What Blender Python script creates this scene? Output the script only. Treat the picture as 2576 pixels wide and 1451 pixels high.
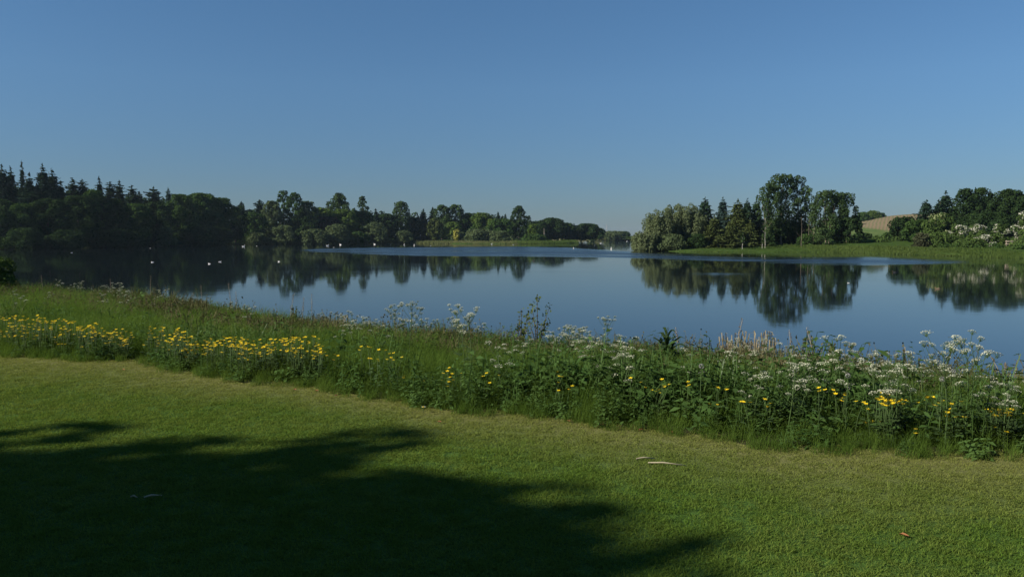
import bpy, math, random
import numpy as np
from mathutils import Vector, Matrix

for _o in list(bpy.data.objects): bpy.data.objects.remove(_o)
random.seed(7)
rng = np.random.default_rng(11)
SC = bpy.context.scene
COL = SC.collection
R = math.radians

# ---------------------------------------------------------------- camera, sky, sun, exposure
CAM_Z = 1.6
PITCH = 3.73                       # degrees below the horizontal
F_PX = 2002.0                      # focal length in units of a 2576 px wide picture
cam_d = bpy.data.cameras.new('camera')
cam_d.sensor_width = 36.0
cam_d.lens = F_PX / 2576.0 * 36.0
cam_d.clip_start = 0.1
cam_d.clip_end = 9000
cam = bpy.data.objects.new('camera', cam_d)
COL.objects.link(cam)
cam.location = (0, 0, CAM_Z)
cam.rotation_euler = (R(90 - PITCH), 0, 0)
SC.camera = cam

SUN_EL = 31.0
SUN_AZ = -110.0                    # clockwise from +Y
world = bpy.data.worlds.new('World')
SC.world = world
world.use_nodes = True
wn = world.node_tree
bgn = wn.nodes['Background']
sky = wn.nodes.new('ShaderNodeTexSky')
sky.sky_type = 'NISHITA'
sky.sun_disc = False
sky.sun_elevation = R(SUN_EL)
sky.sun_rotation = R(SUN_AZ)
sky.altitude = 50
sky.air_density = 1.0
sky.dust_density = 0.15
sky.ozone_density = 5.0
# dusty air: the sky dims and greys a little towards the horizon, all round
_tc = wn.nodes.new('ShaderNodeTexCoord'); _sx = wn.nodes.new('ShaderNodeSeparateXYZ'); wn.links.new(_tc.outputs['Generated'], _sx.inputs[0])
_rp = wn.nodes.new('ShaderNodeValToRGB'); wn.links.new(_sx.outputs[2], _rp.inputs[0])
_e = _rp.color_ramp.elements
for _p, _c in ((.18, (.64, .78, .86)), (.39, (.72, .94, 1.0))): _e.new(_p).color = (*_c, 1)
_e[0].position = 0.0; _e[0].color = (.36, .44, .58, 1)
_e[-1].position = 1.0; _e[-1].color = (.72, .94, 1.0, 1)
_mx = wn.nodes.new('ShaderNodeMix'); _mx.data_type = 'RGBA'; _mx.blend_type = 'MULTIPLY'; _mx.inputs[0].default_value = 1.0
wn.links.new(sky.outputs[0], _mx.inputs[6]); wn.links.new(_rp.outputs[0], _mx.inputs[7])
wn.links.new(_mx.outputs[2], bgn.inputs[0])
bgn.inputs[1].default_value = 0.064

sun_d = bpy.data.lights.new('sun', 'SUN')
sun_d.energy = 5.0
sun_d.angle = R(0.53)
sun_d.color = (1.0, 0.93, 0.80)
sun = bpy.data.objects.new('sun', sun_d)
COL.objects.link(sun)
SUN_DIR = Vector((math.sin(R(SUN_AZ)) * math.cos(R(SUN_EL)), math.cos(R(SUN_AZ)) * math.cos(R(SUN_EL)), math.sin(R(SUN_EL))))
sun.rotation_euler = SUN_DIR.to_track_quat('Z', 'Y').to_euler()
sun.location = SUN_DIR * 60

SC.view_settings.view_transform = 'Standard'
SC.view_settings.look = 'None'
SC.view_settings.gamma = 1.0
SC.view_settings.use_curve_mapping = False
SC.view_settings.exposure = 0.6
SC.render.engine = 'CYCLES'
SC.cycles.use_denoising = True
SC.cycles.max_bounces = 6
SC.cycles.diffuse_bounces = 3
SC.cycles.glossy_bounces = 3
SC.cycles.transmission_bounces = 3
SC.cycles.transparent_max_bounces = 8
SC.cycles.sample_clamp_indirect = 4
HAZE = 0.00008

# ---------------------------------------------------------------- photograph geometry
_cp, _sp = math.cos(R(PITCH)), math.sin(R(PITCH))
WATER = -1.6

def ray(px, py):
    a, c = (px - 1288.0) / F_PX, -(py - 724.5) / F_PX
    return a, _cp + c * _sp, -_sp + c * _cp

def on_plane(px, py, z):
    x, y, dz = ray(px, py)
    k = (z - CAM_Z) / dz
    return x * k, y * k

def at_depth(px, py, d):
    x, y, dz = ray(px, py)
    k = d / y
    return x * k, d, CAM_Z + dz * k

# ---------------------------------------------------------------- object helpers
def tag(o, label=None, cat=None, group=None, kind=None):
    if label: o['label'] = label
    if cat: o['category'] = cat
    if group: o['group'] = group
    if kind: o['kind'] = kind
    return o

def empty(name, loc=(0, 0, 0), rz=0.0):
    o = bpy.data.objects.new(name, None)
    COL.objects.link(o)
    o.location = loc
    o.rotation_euler = (0, 0, rz)
    o.empty_display_size = 0.2
    return o

def new_mesh(name, V, quads=None, tris=None, mats=(), qmat=None, tmat=None, ftint=None, smooth=False):
    V = np.asarray(V, dtype=np.float32).reshape(-1, 3)
    q = np.zeros((0, 4), np.int32) if quads is None or len(quads) == 0 else np.asarray(quads, np.int32).reshape(-1, 4)
    t = np.zeros((0, 3), np.int32) if tris is None or len(tris) == 0 else np.asarray(tris, np.int32).reshape(-1, 3)
    me = bpy.data.meshes.new(name)
    nq, ntr = len(q), len(t)
    me.vertices.add(len(V))
    me.vertices.foreach_set('co', V.ravel())
    me.loops.add(nq * 4 + ntr * 3)
    me.loops.foreach_set('vertex_index', np.concatenate([q.ravel(), t.ravel()]).astype(np.int32))
    me.polygons.add(nq + ntr)
    starts = np.concatenate([np.arange(nq) * 4, nq * 4 + np.arange(ntr) * 3]).astype(np.int32)
    me.polygons.foreach_set('loop_start', starts)
    mi = np.concatenate([np.zeros(nq, np.int32) if qmat is None else np.asarray(qmat, np.int32),
                         np.zeros(ntr, np.int32) if tmat is None else np.asarray(tmat, np.int32)]).astype(np.int32)
    if mi.any(): me.polygons.foreach_set('material_index', mi)
    if smooth: me.polygons.foreach_set('use_smooth', np.ones(nq + ntr, bool))
    for m in mats: me.materials.append(m)
    me.update(calc_edges=True)
    if ftint is not None:
        at = me.attributes.new('tint', 'FLOAT', 'FACE')
        at.data.foreach_set('value', np.asarray(ftint, np.float32))
    return me

def link(name, me, parent=None, loc=None):
    o = bpy.data.objects.new(name, me)
    COL.objects.link(o)
    if parent is not None: o.parent = parent
    if loc is not None: o.location = loc
    return o

class MB:
    """collects vertices, quads and triangles"""
    def __init__(s): s.V, s.Q, s.T, s.qm, s.tm, s.n = [], [], [], [], [], 0
    def add(s, V, Q=None, T=None, m=0):
        V = np.asarray(V, float).reshape(-1, 3)
        if Q is not None and len(Q):
            Q = np.asarray(Q, int).reshape(-1, 4) + s.n; s.Q.append(Q); s.qm.append(np.full(len(Q), m))
        if T is not None and len(T):
            T = np.asarray(T, int).reshape(-1, 3) + s.n; s.T.append(T); s.tm.append(np.full(len(T), m))
        s.V.append(V); s.n += len(V)
    def tube(s, pts, radii, n=6, m=0):
        P = np.asarray(pts, float); k = len(P)
        ang = np.arange(n) * 2 * math.pi / n
        V = []
        for i in range(k):
            d = P[min(i + 1, k - 1)] - P[max(i - 1, 0)]
            d = d / (np.linalg.norm(d) + 1e-9)
            a = np.cross(d, [0.31, 0.95, 0.05] if abs(d[2]) > .7 else [0, 0, 1.0]); a /= np.linalg.norm(a) + 1e-9
            b = np.cross(d, a)
            V.append(P[i] + radii[i] * (np.cos(ang)[:, None] * a + np.sin(ang)[:, None] * b))
        Q = [[i * n + j, i * n + (j + 1) % n, (i + 1) * n + (j + 1) % n, (i + 1) * n + j] for i in range(k - 1) for j in range(n)]
        tip = k * n
        V = np.concatenate(V + [P[-1:]])
        T = [[(k - 1) * n + j, (k - 1) * n + (j + 1) % n, tip] for j in range(n)]
        s.add(V, Q, T, m)
    def blade(s, pts, widths, side, m=0):
        P = np.asarray(pts, float); side = np.asarray(side, float)
        w = np.asarray(widths)[:, None] * .5
        V = np.concatenate([P - side * w, P + side * w]); k = len(P)
        s.add(V, [[i, k + i, k + i + 1, i + 1] for i in range(k - 1)], m=m)
    def box(s, c, size, rz=0, m=0):
        c = np.asarray(c, float); h = np.asarray(size, float) / 2
        V = np.array([[x, y, z] for x in (-1, 1) for y in (-1, 1) for z in (-1, 1)], float) * h
        ca, sa = math.cos(rz), math.sin(rz)
        V = V @ np.array([[ca, sa, 0], [-sa, ca, 0], [0, 0, 1]]) + c
        s.add(V, [[0, 1, 3, 2], [4, 6, 7, 5], [0, 4, 5, 1], [2, 3, 7, 6], [0, 2, 6, 4], [1, 5, 7, 3]], m=m)
    def ball(s, c, r, nu=8, nv=6, m=0):
        c = np.asarray(c, float); r = np.asarray(r, float) * np.ones(3)
        V = [[0, 0, 1]] + [[math.sin(math.pi * i / nv) * math.cos(2 * math.pi * j / nu), math.sin(math.pi * i / nv) * math.sin(2 * math.pi * j / nu),
              math.cos(math.pi * i / nv)] for i in range(1, nv) for j in range(nu)] + [[0, 0, -1]]
        Q = [[1 + (i - 1) * nu + j, 1 + i * nu + j, 1 + i * nu + (j + 1) % nu, 1 + (i - 1) * nu + (j + 1) % nu] for i in range(1, nv - 1) for j in range(nu)]
        L = 1 + (nv - 1) * nu
        T = [[0, 1 + j, 1 + (j + 1) % nu] for j in range(nu)] + [[L, 1 + (nv - 2) * nu + (j + 1) % nu, 1 + (nv - 2) * nu + j] for j in range(nu)]
        s.add(np.array(V) * r + c, Q, T, m)
    def mesh(s, name, mats, smooth=False, ftint=None):
        c = lambda L: np.concatenate(L) if L else None
        return new_mesh(name, np.concatenate(s.V), c(s.Q), c(s.T), mats, c(s.qm), c(s.tm), ftint, smooth)

# ---------------------------------------------------------------- materials
def nodes_of(name):
    m = bpy.data.materials.new(name); m.use_nodes = True
    nt = m.node_tree; nt.nodes.clear()
    return m, nt, nt.nodes.new('ShaderNodeOutputMaterial')

def ramp(nt, stops, fac):
    r = nt.nodes.new('ShaderNodeValToRGB')
    e = r.color_ramp.elements
    while len(e) < len(stops): e.new(0.5)
    for i, (p, c) in enumerate(stops): e[i].position = p; e[i].color = (*c, 1)
    nt.links.new(fac, r.inputs[0])
    return r.outputs[0]

def noise(nt, scale, detail=3, vec=None, rough=.55):
    n = nt.nodes.new('ShaderNodeTexNoise')
    n.inputs['Scale'].default_value = scale; n.inputs['Detail'].default_value = detail; n.inputs['Roughness'].default_value = rough
    if vec is not None: nt.links.new(vec, n.inputs['Vector'])
    return n.outputs[0]

def math_n(nt, op, a, b=None, clamp=False):
    n = nt.nodes.new('ShaderNodeMath'); n.operation = op; n.use_clamp = clamp
    for i, v in enumerate((a, b)):
        if v is None: continue
        if isinstance(v, (int, float)): n.inputs[i].default_value = v
        else: nt.links.new(v, n.inputs[i])
    return n.outputs[0]

def mixc(nt, fac, a, b):
    n = nt.nodes.new('ShaderNodeMix'); n.data_type = 'RGBA'
    for i, v in ((0, fac), (6, a), (7, b)):
        if isinstance(v, (int, float)): n.inputs[i].default_value = v
        elif isinstance(v, tuple): n.inputs[i].default_value = (*v, 1)
        else: nt.links.new(v, n.inputs[i])
    return n.outputs[2]

def wpos(nt):
    return nt.nodes.new('ShaderNodeNewGeometry').outputs['Position']

def leafy(name, dark, light, trans=0.3, inst=False, sat=None, gloss=0.0):
    """leaf colour between two greens: per-leaf attribute plus a slow drift in space"""
    m, nt, out = nodes_of(name)
    at = nt.nodes.new('ShaderNodeAttribute'); at.attribute_name = 'tint'
    at.attribute_type = 'INSTANCER' if inst else 'GEOMETRY'
    f = math_n(nt, 'ADD', math_n(nt, 'MULTIPLY', at.outputs['Fac'], .7), math_n(nt, 'MULTIPLY', noise(nt, 1.7 if inst else .35, 2, wpos(nt)), .45), True)
    c = mixc(nt, f, dark, light)
    d = nt.nodes.new('ShaderNodeBsdfDiffuse'); nt.links.new(c, d.inputs[0])
    t = nt.nodes.new('ShaderNodeBsdfTranslucent')
    nt.links.new(mixc(nt, .35, c, (light[0] * 1.3, light[1] * 1.3, light[2] * .6)), t.inputs[0])
    mx = nt.nodes.new('ShaderNodeMixShader'); mx.inputs[0].default_value = trans
    nt.links.new(d.outputs[0], mx.inputs[1]); nt.links.new(t.outputs[0], mx.inputs[2])
    sh = mx.outputs[0]
    if gloss > 0:
        g = nt.nodes.new('ShaderNodeBsdfGlossy'); g.inputs['Roughness'].default_value = .45
        g.inputs['Color'].default_value = (.9, .9, .9, 1)
        m2 = nt.nodes.new('ShaderNodeMixShader'); m2.inputs[0].default_value = gloss
        nt.links.new(sh, m2.inputs[1]); nt.links.new(g.outputs[0], m2.inputs[2]); sh = m2.outputs[0]
    nt.links.new(sh, out.inputs[0])
    return m

def plain(name, c1, c2=None, scale=8, rough=.8, trans=0.0, bump=0.0):
    m, nt, out = nodes_of(name)
    c2 = c2 or tuple(v * .7 for v in c1)
    tc = nt.nodes.new('ShaderNodeTexCoord')
    nz = noise(nt, scale, 4, tc.outputs['Object'])
    c = ramp(nt, [(.35, c2), (.65, c1)], nz)
    b = nt.nodes.new('ShaderNodeBsdfPrincipled'); b.inputs['Roughness'].default_value = rough
    b.inputs['Specular IOR Level'].default_value = .25
    nt.links.new(c, b.inputs['Base Color'])
    if bump > 0:
        bn = nt.nodes.new('ShaderNodeBump'); bn.inputs['Strength'].default_value = bump; bn.inputs['Distance'].default_value = .03
        nt.links.new(nz, bn.inputs['Height']); nt.links.new(bn.outputs[0], b.inputs['Normal'])
    sh = b.outputs[0]
    if trans > 0:
        t = nt.nodes.new('ShaderNodeBsdfTranslucent'); nt.links.new(c, t.inputs[0])
        mx = nt.nodes.new('ShaderNodeMixShader'); mx.inputs[0].default_value = trans
        nt.links.new(sh, mx.inputs[1]); nt.links.new(t.outputs[0], mx.inputs[2]); sh = mx.outputs[0]
    nt.links.new(sh, out.inputs[0])
    return m

M = {}
M['bark'] = plain('bark', (.11, .085, .06), (.05, .04, .03), 4, .9, bump=.6)
M['pale_bark'] = plain('pale_bark', (.42, .36, .27), (.22, .18, .13), 3, .85, bump=.4)
M['grey_bark'] = plain('grey_bark', (.20, .165, .12), (.10, .08, .06), 3, .9, bump=.4)
M['birch_bark'] = plain('birch_bark', (.50, .48, .42), (.22, .2, .17), 2.5, .8, bump=.3)
M['dead_wood'] = plain('dead_wood', (.40, .36, .29), (.25, .22, .17), 3, .9)
M['spruce'] = leafy('spruce_needles', (.012, .026, .016), (.034, .062, .032), .08)
M['blue_spruce'] = leafy('blue_spruce_needles', (.022, .042, .036), (.055, .09, .075), .08)
M['olive_spruce'] = leafy('olive_spruce_needles', (.030, .046, .014), (.080, .098, .032), .12)
M['pine'] = leafy('pine_needles', (.012, .022, .012), (.03, .05, .026), .08)
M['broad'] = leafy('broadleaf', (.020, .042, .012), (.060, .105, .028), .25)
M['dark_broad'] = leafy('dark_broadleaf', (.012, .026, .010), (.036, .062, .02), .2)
M['lime'] = leafy('fresh_leaf', (.035, .065, .014), (.10, .15, .032), .3)
M['poplar'] = leafy('poplar_leaf', (.022, .044, .016), (.062, .098, .034), .22)
M['willow'] = leafy('willow_leaf', (.068, .094, .044), (.150, .180, .088), .3)
M['willow_shrub'] = leafy('willow_shrub_leaf', (.040, .062, .028), (.100, .13, .058), .25)
M['copper'] = leafy('copper_leaf', (.030, .022, .016), (.070, .050, .034), .2)
M['twiggy'] = leafy('twiggy_leaf', (.030, .034, .018), (.075, .082, .042), .2)
M['hawthorn'] = leafy('hawthorn_leaf', (.030, .055, .016), (.085, .13, .034), .25)
M['blossom'] = leafy('may_blossom', (.27, .27, .20), (.50, .49, .41), .25)
M['cream_blossom'] = leafy('cream_blossom', (.16, .19, .08), (.34, .36, .19), .25)
M['yellow_leaf'] = leafy('yellow_leaf', (.22, .22, .05), (.42, .40, .10), .25)
M['reed'] = leafy('reed_blade', (.07, .095, .03), (.18, .18, .08), .25)
M['reed_green'] = leafy('reed_green_blade', (.034, .074, .013), (.112, .152, .042), .3)
M['feather'] = plain('white_feather', (.82, .81, .78), (.74, .73, .70), 6, .7)
M['grey_feather'] = plain('grey_feather', (.42, .43, .45), (.34, .35, .37), 6, .7)
M['brown_feather'] = plain('brown_feather', (.20, .15, .10), (.10, .075, .05), 20, .7)
M['dark_feather'] = plain('dark_feather', (.03, .03, .032), (.018, .018, .02), 10, .6)
M['orange_beak'] = plain('orange_beak', (.55, .20, .04), (.45, .15, .03), 9, .5)
M['weathered_rail'] = plain('weathered_rail', (.30, .25, .19), (.18, .15, .11), 5, .9)
M['pylon_steel'] = plain('pylon_steel', (.30, .31, .32), (.24, .25, .26), 2, .6)

# ---------------------------------------------------------------- the near ground: lawn, bank
EX = np.array([-160, -60, -30, -14, -6.95, -4.9, -3.27, -2.0, -1.1, .04, .89, 1.62, 2.4, 2.91, 3.6, 6, 12, 30, 120.])
EY = np.array([60, 30, 19, 13.6, 10.8, 10.0, 9.0, 8.2, 7.66, 7.05, 6.56, 6.3, 5.95, 5.78, 5.58, 4.9, 3.4, -1, -20.])
CX = np.array([-160, -80, -40, -20, -12.3, -10.2, -7.6, -5.3, -2.3, -.27, 2.4, 4.7, 6.2, 9, 14, 30, 120.])
CY = np.array([110, 54, 39, 30.5, 26.2, 24.0, 21, 18.4, 16, 14.6, 13.2, 11.5, 9.8, 8.8, 7.5, 4, -12.])

def edge_y(x): return np.interp(x, EX, EY) + .10 * np.sin(x * 2.3) + .07 * np.sin(x * 5.1 + 1) + .045 * np.sin(x * 11.7 + 2) + .03 * np.sin(x * 23.0)
def crest_y(x): return np.interp(x, CX, CY)
def strip_t(x, y): return (y - edge_y(x)) / np.maximum(crest_y(x) - edge_y(x), 1.0)

def ground(x, y):
    x = np.asarray(x, float); y = np.asarray(y, float)
    t = strip_t(x, y)
    tc = np.clip(t, 0, 1); s = tc * tc * (3 - 2 * tc)
    z = -.55 * s + .035 * np.sin(x * 1.1 + .6 * y) * np.sin(y * .9 - .3 * x) * np.clip(t * 4, 0, 1)
    z = z + .012 * np.sin(x * .7) * np.sin(y * .8 + 1) * (t < 0)
    over = np.maximum((y - crest_y(x)) * .85, 0)
    return np.maximum(z - .42 * over, -2.6)

def ground_mat(name, kind):
    m, nt, out = nodes_of(name)
    p = wpos(nt)
    if kind == 'lawn':
        at = nt.nodes.new('ShaderNodeAttribute'); at.attribute_name = 'tint'
        n1 = noise(nt, 1.3, 3, p); n2 = noise(nt, 60, 2, p)
        f = math_n(nt, 'ADD', at.outputs['Fac'], math_n(nt, 'MULTIPLY', math_n(nt, 'SUBTRACT', n1, .5), .5), True)
        c = mixc(nt, f, (.055, .12, .018), (.17, .175, .058))
        c = mixc(nt, math_n(nt, 'MULTIPLY', n2, .5), c, (.035, .032, .015))
    else:
        c = ramp(nt, [(.3, (.022, .026, .012)), (.6, (.045, .045, .02)), (.8, (.03, .045, .014))], noise(nt, 2.5, 4, p))
    b = nt.nodes.new('ShaderNodeBsdfPrincipled'); b.inputs['Roughness'].default_value = .95; b.inputs['Specular IOR Level'].default_value = .1
    nt.links.new(c, b.inputs['Base Color'])
    bn = nt.nodes.new('ShaderNodeBump'); bn.inputs['Strength'].default_value = .7; bn.inputs['Distance'].default_value = .02
    nt.links.new(noise(nt, 45, 3, p), bn.inputs['Height']); nt.links.new(bn.outputs[0], b.inputs['Normal'])
    nt.links.new(b.outputs[0], out.inputs[0])
    return m

def lawn_tint(x, y):
    """0 = green lawn, 1 = worn yellowish grass along the uncut strip"""
    d = edge_y(x) - y
    w = 1.25 + .35 * np.sin(x * .8) - .03 * x
    worn = np.clip(1.15 - d / w, 0, 1)
    return np.clip(worn, 0, 1)

def near_grid():
    xs = np.concatenate([np.linspace(-140, -26, 40)[:-1], np.arange(-26, 16, .2), np.linspace(16, 110, 40)[1:]])
    ts = np.concatenate([np.linspace(-1, 0, 60), np.linspace(0, 1, 46)[1:], 1 + np.linspace(0, 1, 14)[1:]])
    return xs, ts
xs, ts = near_grid()
def surface_rows(tsel, back):
    V = np.zeros((len(tsel), len(xs), 3))
    e, c = edge_y(xs), crest_y(xs)
    for i, t in enumerate(tsel):
        if t < 0:   y = e - (np.abs(t) ** 2.2) * 70
        elif t <= 1: y = e + (c - e) * t
        else:       y = c + (t - 1) * 6.5
        V[i, :, 0] = xs; V[i, :, 1] = y; V[i, :, 2] = ground(xs, y)
    return V
def grid_quads(nr, nc):
    i, j = np.meshgrid(np.arange(nr - 1), np.arange(nc - 1), indexing='ij')
    a = (i * nc + j).ravel()
    return np.stack([a, a + 1, a + nc + 1, a + nc], 1)
def add_point_attr(me, name, vals):
    at = me.attributes.new(name, 'FLOAT', 'POINT'); at.data.foreach_set('value', np.asarray(vals, np.float32))

tl = ts[ts <= 1e-9]; tb = ts[ts >= -1e-9]
V = surface_rows(tl, True)
me = new_mesh('lawn', V, grid_quads(len(tl), len(xs)), mats=[ground_mat('lawn_soil_and_thatch', 'lawn')], smooth=True)
add_point_attr(me, 'tint', lawn_tint(V[..., 0].ravel(), V[..., 1].ravel()))
tag(link('lawn', me), 'mown green lawn sloping to the lake with a worn yellow edge', 'lawn', kind='structure')
V = surface_rows(tb, False)
me = new_mesh('lake_bank', V, grid_quads(len(tb), len(xs)), mats=[ground_mat('bank_soil', 'bank')], smooth=True)
tag(link('lake_bank', me), 'earth bank under the wild strip between lawn and lake', 'bank', kind='structure')

# ---------------------------------------------------------------- the lake
def px_poly(pts, z=WATER): return np.array([on_plane(a, b, z) for a, b in pts])
def lake():
    gx = np.concatenate([[-3500, -1500, -700, -350], np.arange(-200, 170, 1.6), [350, 700, 1500, 3500]])
    gy = np.concatenate([[-300, -60], np.arange(4, 100, 4.0), np.arange(100, 300, 1.3), np.arange(300, 520, 10), [600, 900, 1500, 3000, 5000]])
    X, Y = np.meshgrid(gx, gy)
    # wind-ruffled band across the middle of the lake: between two curves over the water
    top = px_poly([(755, 629), (800, 625), (930, 622.5), (1100, 621), (1300, 620), (1420, 622), (1500, 628), (1640, 637), (1800, 645), (1950, 649), (2150, 647), (2350, 655), (2440, 660)])
    low = px_poly([(755, 630), (800, 633), (930, 638), (1050, 641.5), (1190, 643), (1400, 644), (1600, 648), (1700, 651), (1850, 656.5), (2050, 664), (2200, 666), (2350, 664), (2440, 661)])
    az = X / np.maximum(Y, 1)
    yt = np.interp(az, top[:, 0] / top[:, 1], top[:, 1]); yl = np.interp(az, low[:, 0] / low[:, 1], low[:, 1])
    ins = (az > top[0, 0] / top[0, 1]) & (az < top[-1, 0] / top[-1, 1]) & (Y > 20)
    soft = 9.0
    m1 = np.where(ins, np.clip((Y - yl) / soft + .5, 0, 1) * np.clip((yt - Y) / 26 + .5, 0, 1), 0)
    # a narrower cat's paw in front of the wooded spit
    c1 = px_poly([(1670, 685), (1790, 688), (1900, 690), (2010, 692)])
    yc = np.interp(az, c1[:, 0] / c1[:, 1], c1[:, 1])
    m2 = np.where((az > c1[0, 0] / c1[0, 1]) & (az < c1[-1, 0] / c1[-1, 1]) & (Y > 20), np.clip(1 - np.abs(Y - yc) / 1.6, 0, 1), 0) * .45
    me = new_mesh('lake', np.stack([X, Y, np.full_like(X, WATER)], -1), grid_quads(len(gy), len(gx)), smooth=True)
    add_point_attr(me, 'ruffle', np.maximum(m1, m2).ravel())
    m, nt, out = nodes_of('lake_water')
    p = wpos(nt)
    at = nt.nodes.new('ShaderNodeAttribute'); at.attribute_name = 'ruffle'
    mp = nt.nodes.new('ShaderNodeMapping'); nt.links.new(p, mp.inputs[0]); mp.inputs['Scale'].default_value = (.035, .16, 1)
    streak = noise(nt, 1.0, 4, mp.outputs[0], .6)
    ruf = math_n(nt, 'MULTIPLY', at.outputs['Fac'], ramp(nt, [(.34, (.12,) * 3), (.56, (1,) * 3)], streak), True)
    b = nt.nodes.new('ShaderNodeBsdfPrincipled')
    b.inputs['Base Color'].default_value = (.006, .010, .012, 1)
    b.inputs['IOR'].default_value = 1.333
    mp2 = nt.nodes.new('ShaderNodeMapping'); nt.links.new(p, mp2.inputs[0]); mp2.inputs['Scale'].default_value = (.02, .10, 1)
    patch = ramp(nt, [(.45, (0,) * 3), (.75, (1,) * 3)], noise(nt, 1.0, 4, mp2.outputs[0]))
    nt.links.new(math_n(nt, 'ADD', math_n(nt, 'ADD', .035, math_n(nt, 'MULTIPLY', patch, .03)), math_n(nt, 'MULTIPLY', ruf, .33)), b.inputs['Roughness'])
    bn = nt.nodes.new('ShaderNodeBump')
    bn.inputs['Strength'].default_value = 1.0
    bn.inputs['Distance'].default_value = .0014
    h = math_n(nt, 'ADD', noise(nt, 1.1, 3, p), math_n(nt, 'MULTIPLY', noise(nt, .28, 2, p), 1.6))
    nt.links.new(h, bn.inputs['Height']); nt.links.new(bn.outputs[0], b.inputs['Normal'])
    nt.links.new(b.outputs[0], out.inputs[0])
    me.materials.append(m)
    tag(link('lake', me), 'calm blue lake with a ruffled band and tree reflections', 'lake', kind='structure')
lake()

# ---------------------------------------------------------------- far shores
def strip_land(name, shore, inland, prof, mat, label, cat='shore', wob=.15):
    """land that rises from a shoreline (points on the water) along an inland direction"""
    S = np.asarray(shore, float)
    seg = np.linalg.norm(np.diff(S, axis=0), axis=1); cum = np.concatenate([[0], np.cumsum(seg)])
    u = np.linspace(0, cum[-1], max(12, int(cum[-1] / 3)))
    P = np.stack([np.interp(u, cum, S[:, 0]), np.interp(u, cum, S[:, 1])], 1)
    P[:, 1] += .8 * np.sin(u * .31) + .5 * np.sin(u * .83 + 1)
    D = np.asarray(inland, float)
    if D.ndim == 1: D = np.repeat(D[None], len(S), 0)
    D = np.stack([np.interp(u, cum, D[:, 0]), np.interp(u, cum, D[:, 1])], 1)
    D /= np.linalg.norm(D, axis=1, keepdims=True)
    rows = []
    for k, (dist, z) in enumerate(prof):
        q = P + D * dist
        zz = WATER + z + (wob * np.sin(q[:, 0] * .3 + k) * np.sin(q[:, 1] * .27) if dist > 1 else 0)
        rows.append(np.stack([q[:, 0], q[:, 1], np.full(len(u), 1.0) * zz], 1))
    V = np.stack(rows)
    o = link(name, new_mesh(name, V, grid_quads(len(prof), len(u)), mats=[mat], smooth=True))
    return tag(o, label, cat, kind='structure')

def turf(name, stops, scale=.4):
    m, nt, out = nodes_of(name)
    b = nt.nodes.new('ShaderNodeBsdfDiffuse')
    nt.links.new(ramp(nt, stops, noise(nt, scale, 5, wpos(nt), .65)), b.inputs[0])
    nt.links.new(b.outputs[0], out.inputs[0])
    return m
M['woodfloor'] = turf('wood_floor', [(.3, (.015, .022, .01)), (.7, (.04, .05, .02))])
M['shore_turf'] = turf('shore_turf', [(.3, (.024, .046, .011)), (.55, (.042, .072, .017)), (.8, (.08, .095, .034))], 1.1)
M['far_turf'] = turf('far_turf', [(.3, (.10, .11, .045)), (.7, (.22, .19, .10))], .1)

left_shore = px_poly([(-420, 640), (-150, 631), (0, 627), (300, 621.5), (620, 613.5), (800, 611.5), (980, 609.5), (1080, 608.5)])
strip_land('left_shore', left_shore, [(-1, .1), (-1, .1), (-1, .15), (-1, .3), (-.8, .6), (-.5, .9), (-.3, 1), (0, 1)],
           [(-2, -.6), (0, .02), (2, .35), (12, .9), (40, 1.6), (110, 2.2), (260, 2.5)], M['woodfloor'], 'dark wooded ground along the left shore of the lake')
mid_shore = px_poly([(1050, 611), (1150, 612.5), (1290, 613), (1400, 611.5), (1452, 610.5)])
strip_land('middle_shore', mid_shore, [(-.1, 1), (0, 1), (0, 1), (0, 1), (-.35, 1)],
           [(-2, -.6), (0, .02), (4, .4), (25, .8), (90, 1.6), (220, 2.0)], M['shore_turf'], 'low marshy ground in the middle of the far shore')
far_shore = px_poly([(1300, 607), (1420, 605.8), (1490, 605), (1530, 603.2), (1603, 602), (1660, 601.8), (1800, 602), (2400, 603)])
strip_land('far_shore', far_shore, (0, 1), [(-4, -.6), (0, .02), (8, .8), (60, 1.4), (400, 2.2), (2500, 3)], M['far_turf'], 'distant pale shore at the head of the lake')
spit_shore = px_poly([(1632, 628.5), (1660, 630.5), (1720, 632), (1800, 632.5), (1900, 633), (2000, 633.5), (2110, 634.5), (2200, 637), (2330, 641), (2450, 645), (2576, 649), (2800, 655), (3300, 668)])
strip_land('wooded_spit', spit_shore, [(.55, 1), (.4, 1), (.1, 1), (0, 1), (0, 1), (0, 1), (.1, 1), (.1, 1), (.1, 1), (.1, 1), (.2, 1), (.2, 1), (.3, 1)],
           [(-2, -.5), (0, .03), (1.2, .3), (8, .55), (16, .75), (26, 1.0), (45, 1.6), (75, 2.4), (160, 3)], M['shore_turf'], 'bright green grassy spit under the trees on the right of the lake')

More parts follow.
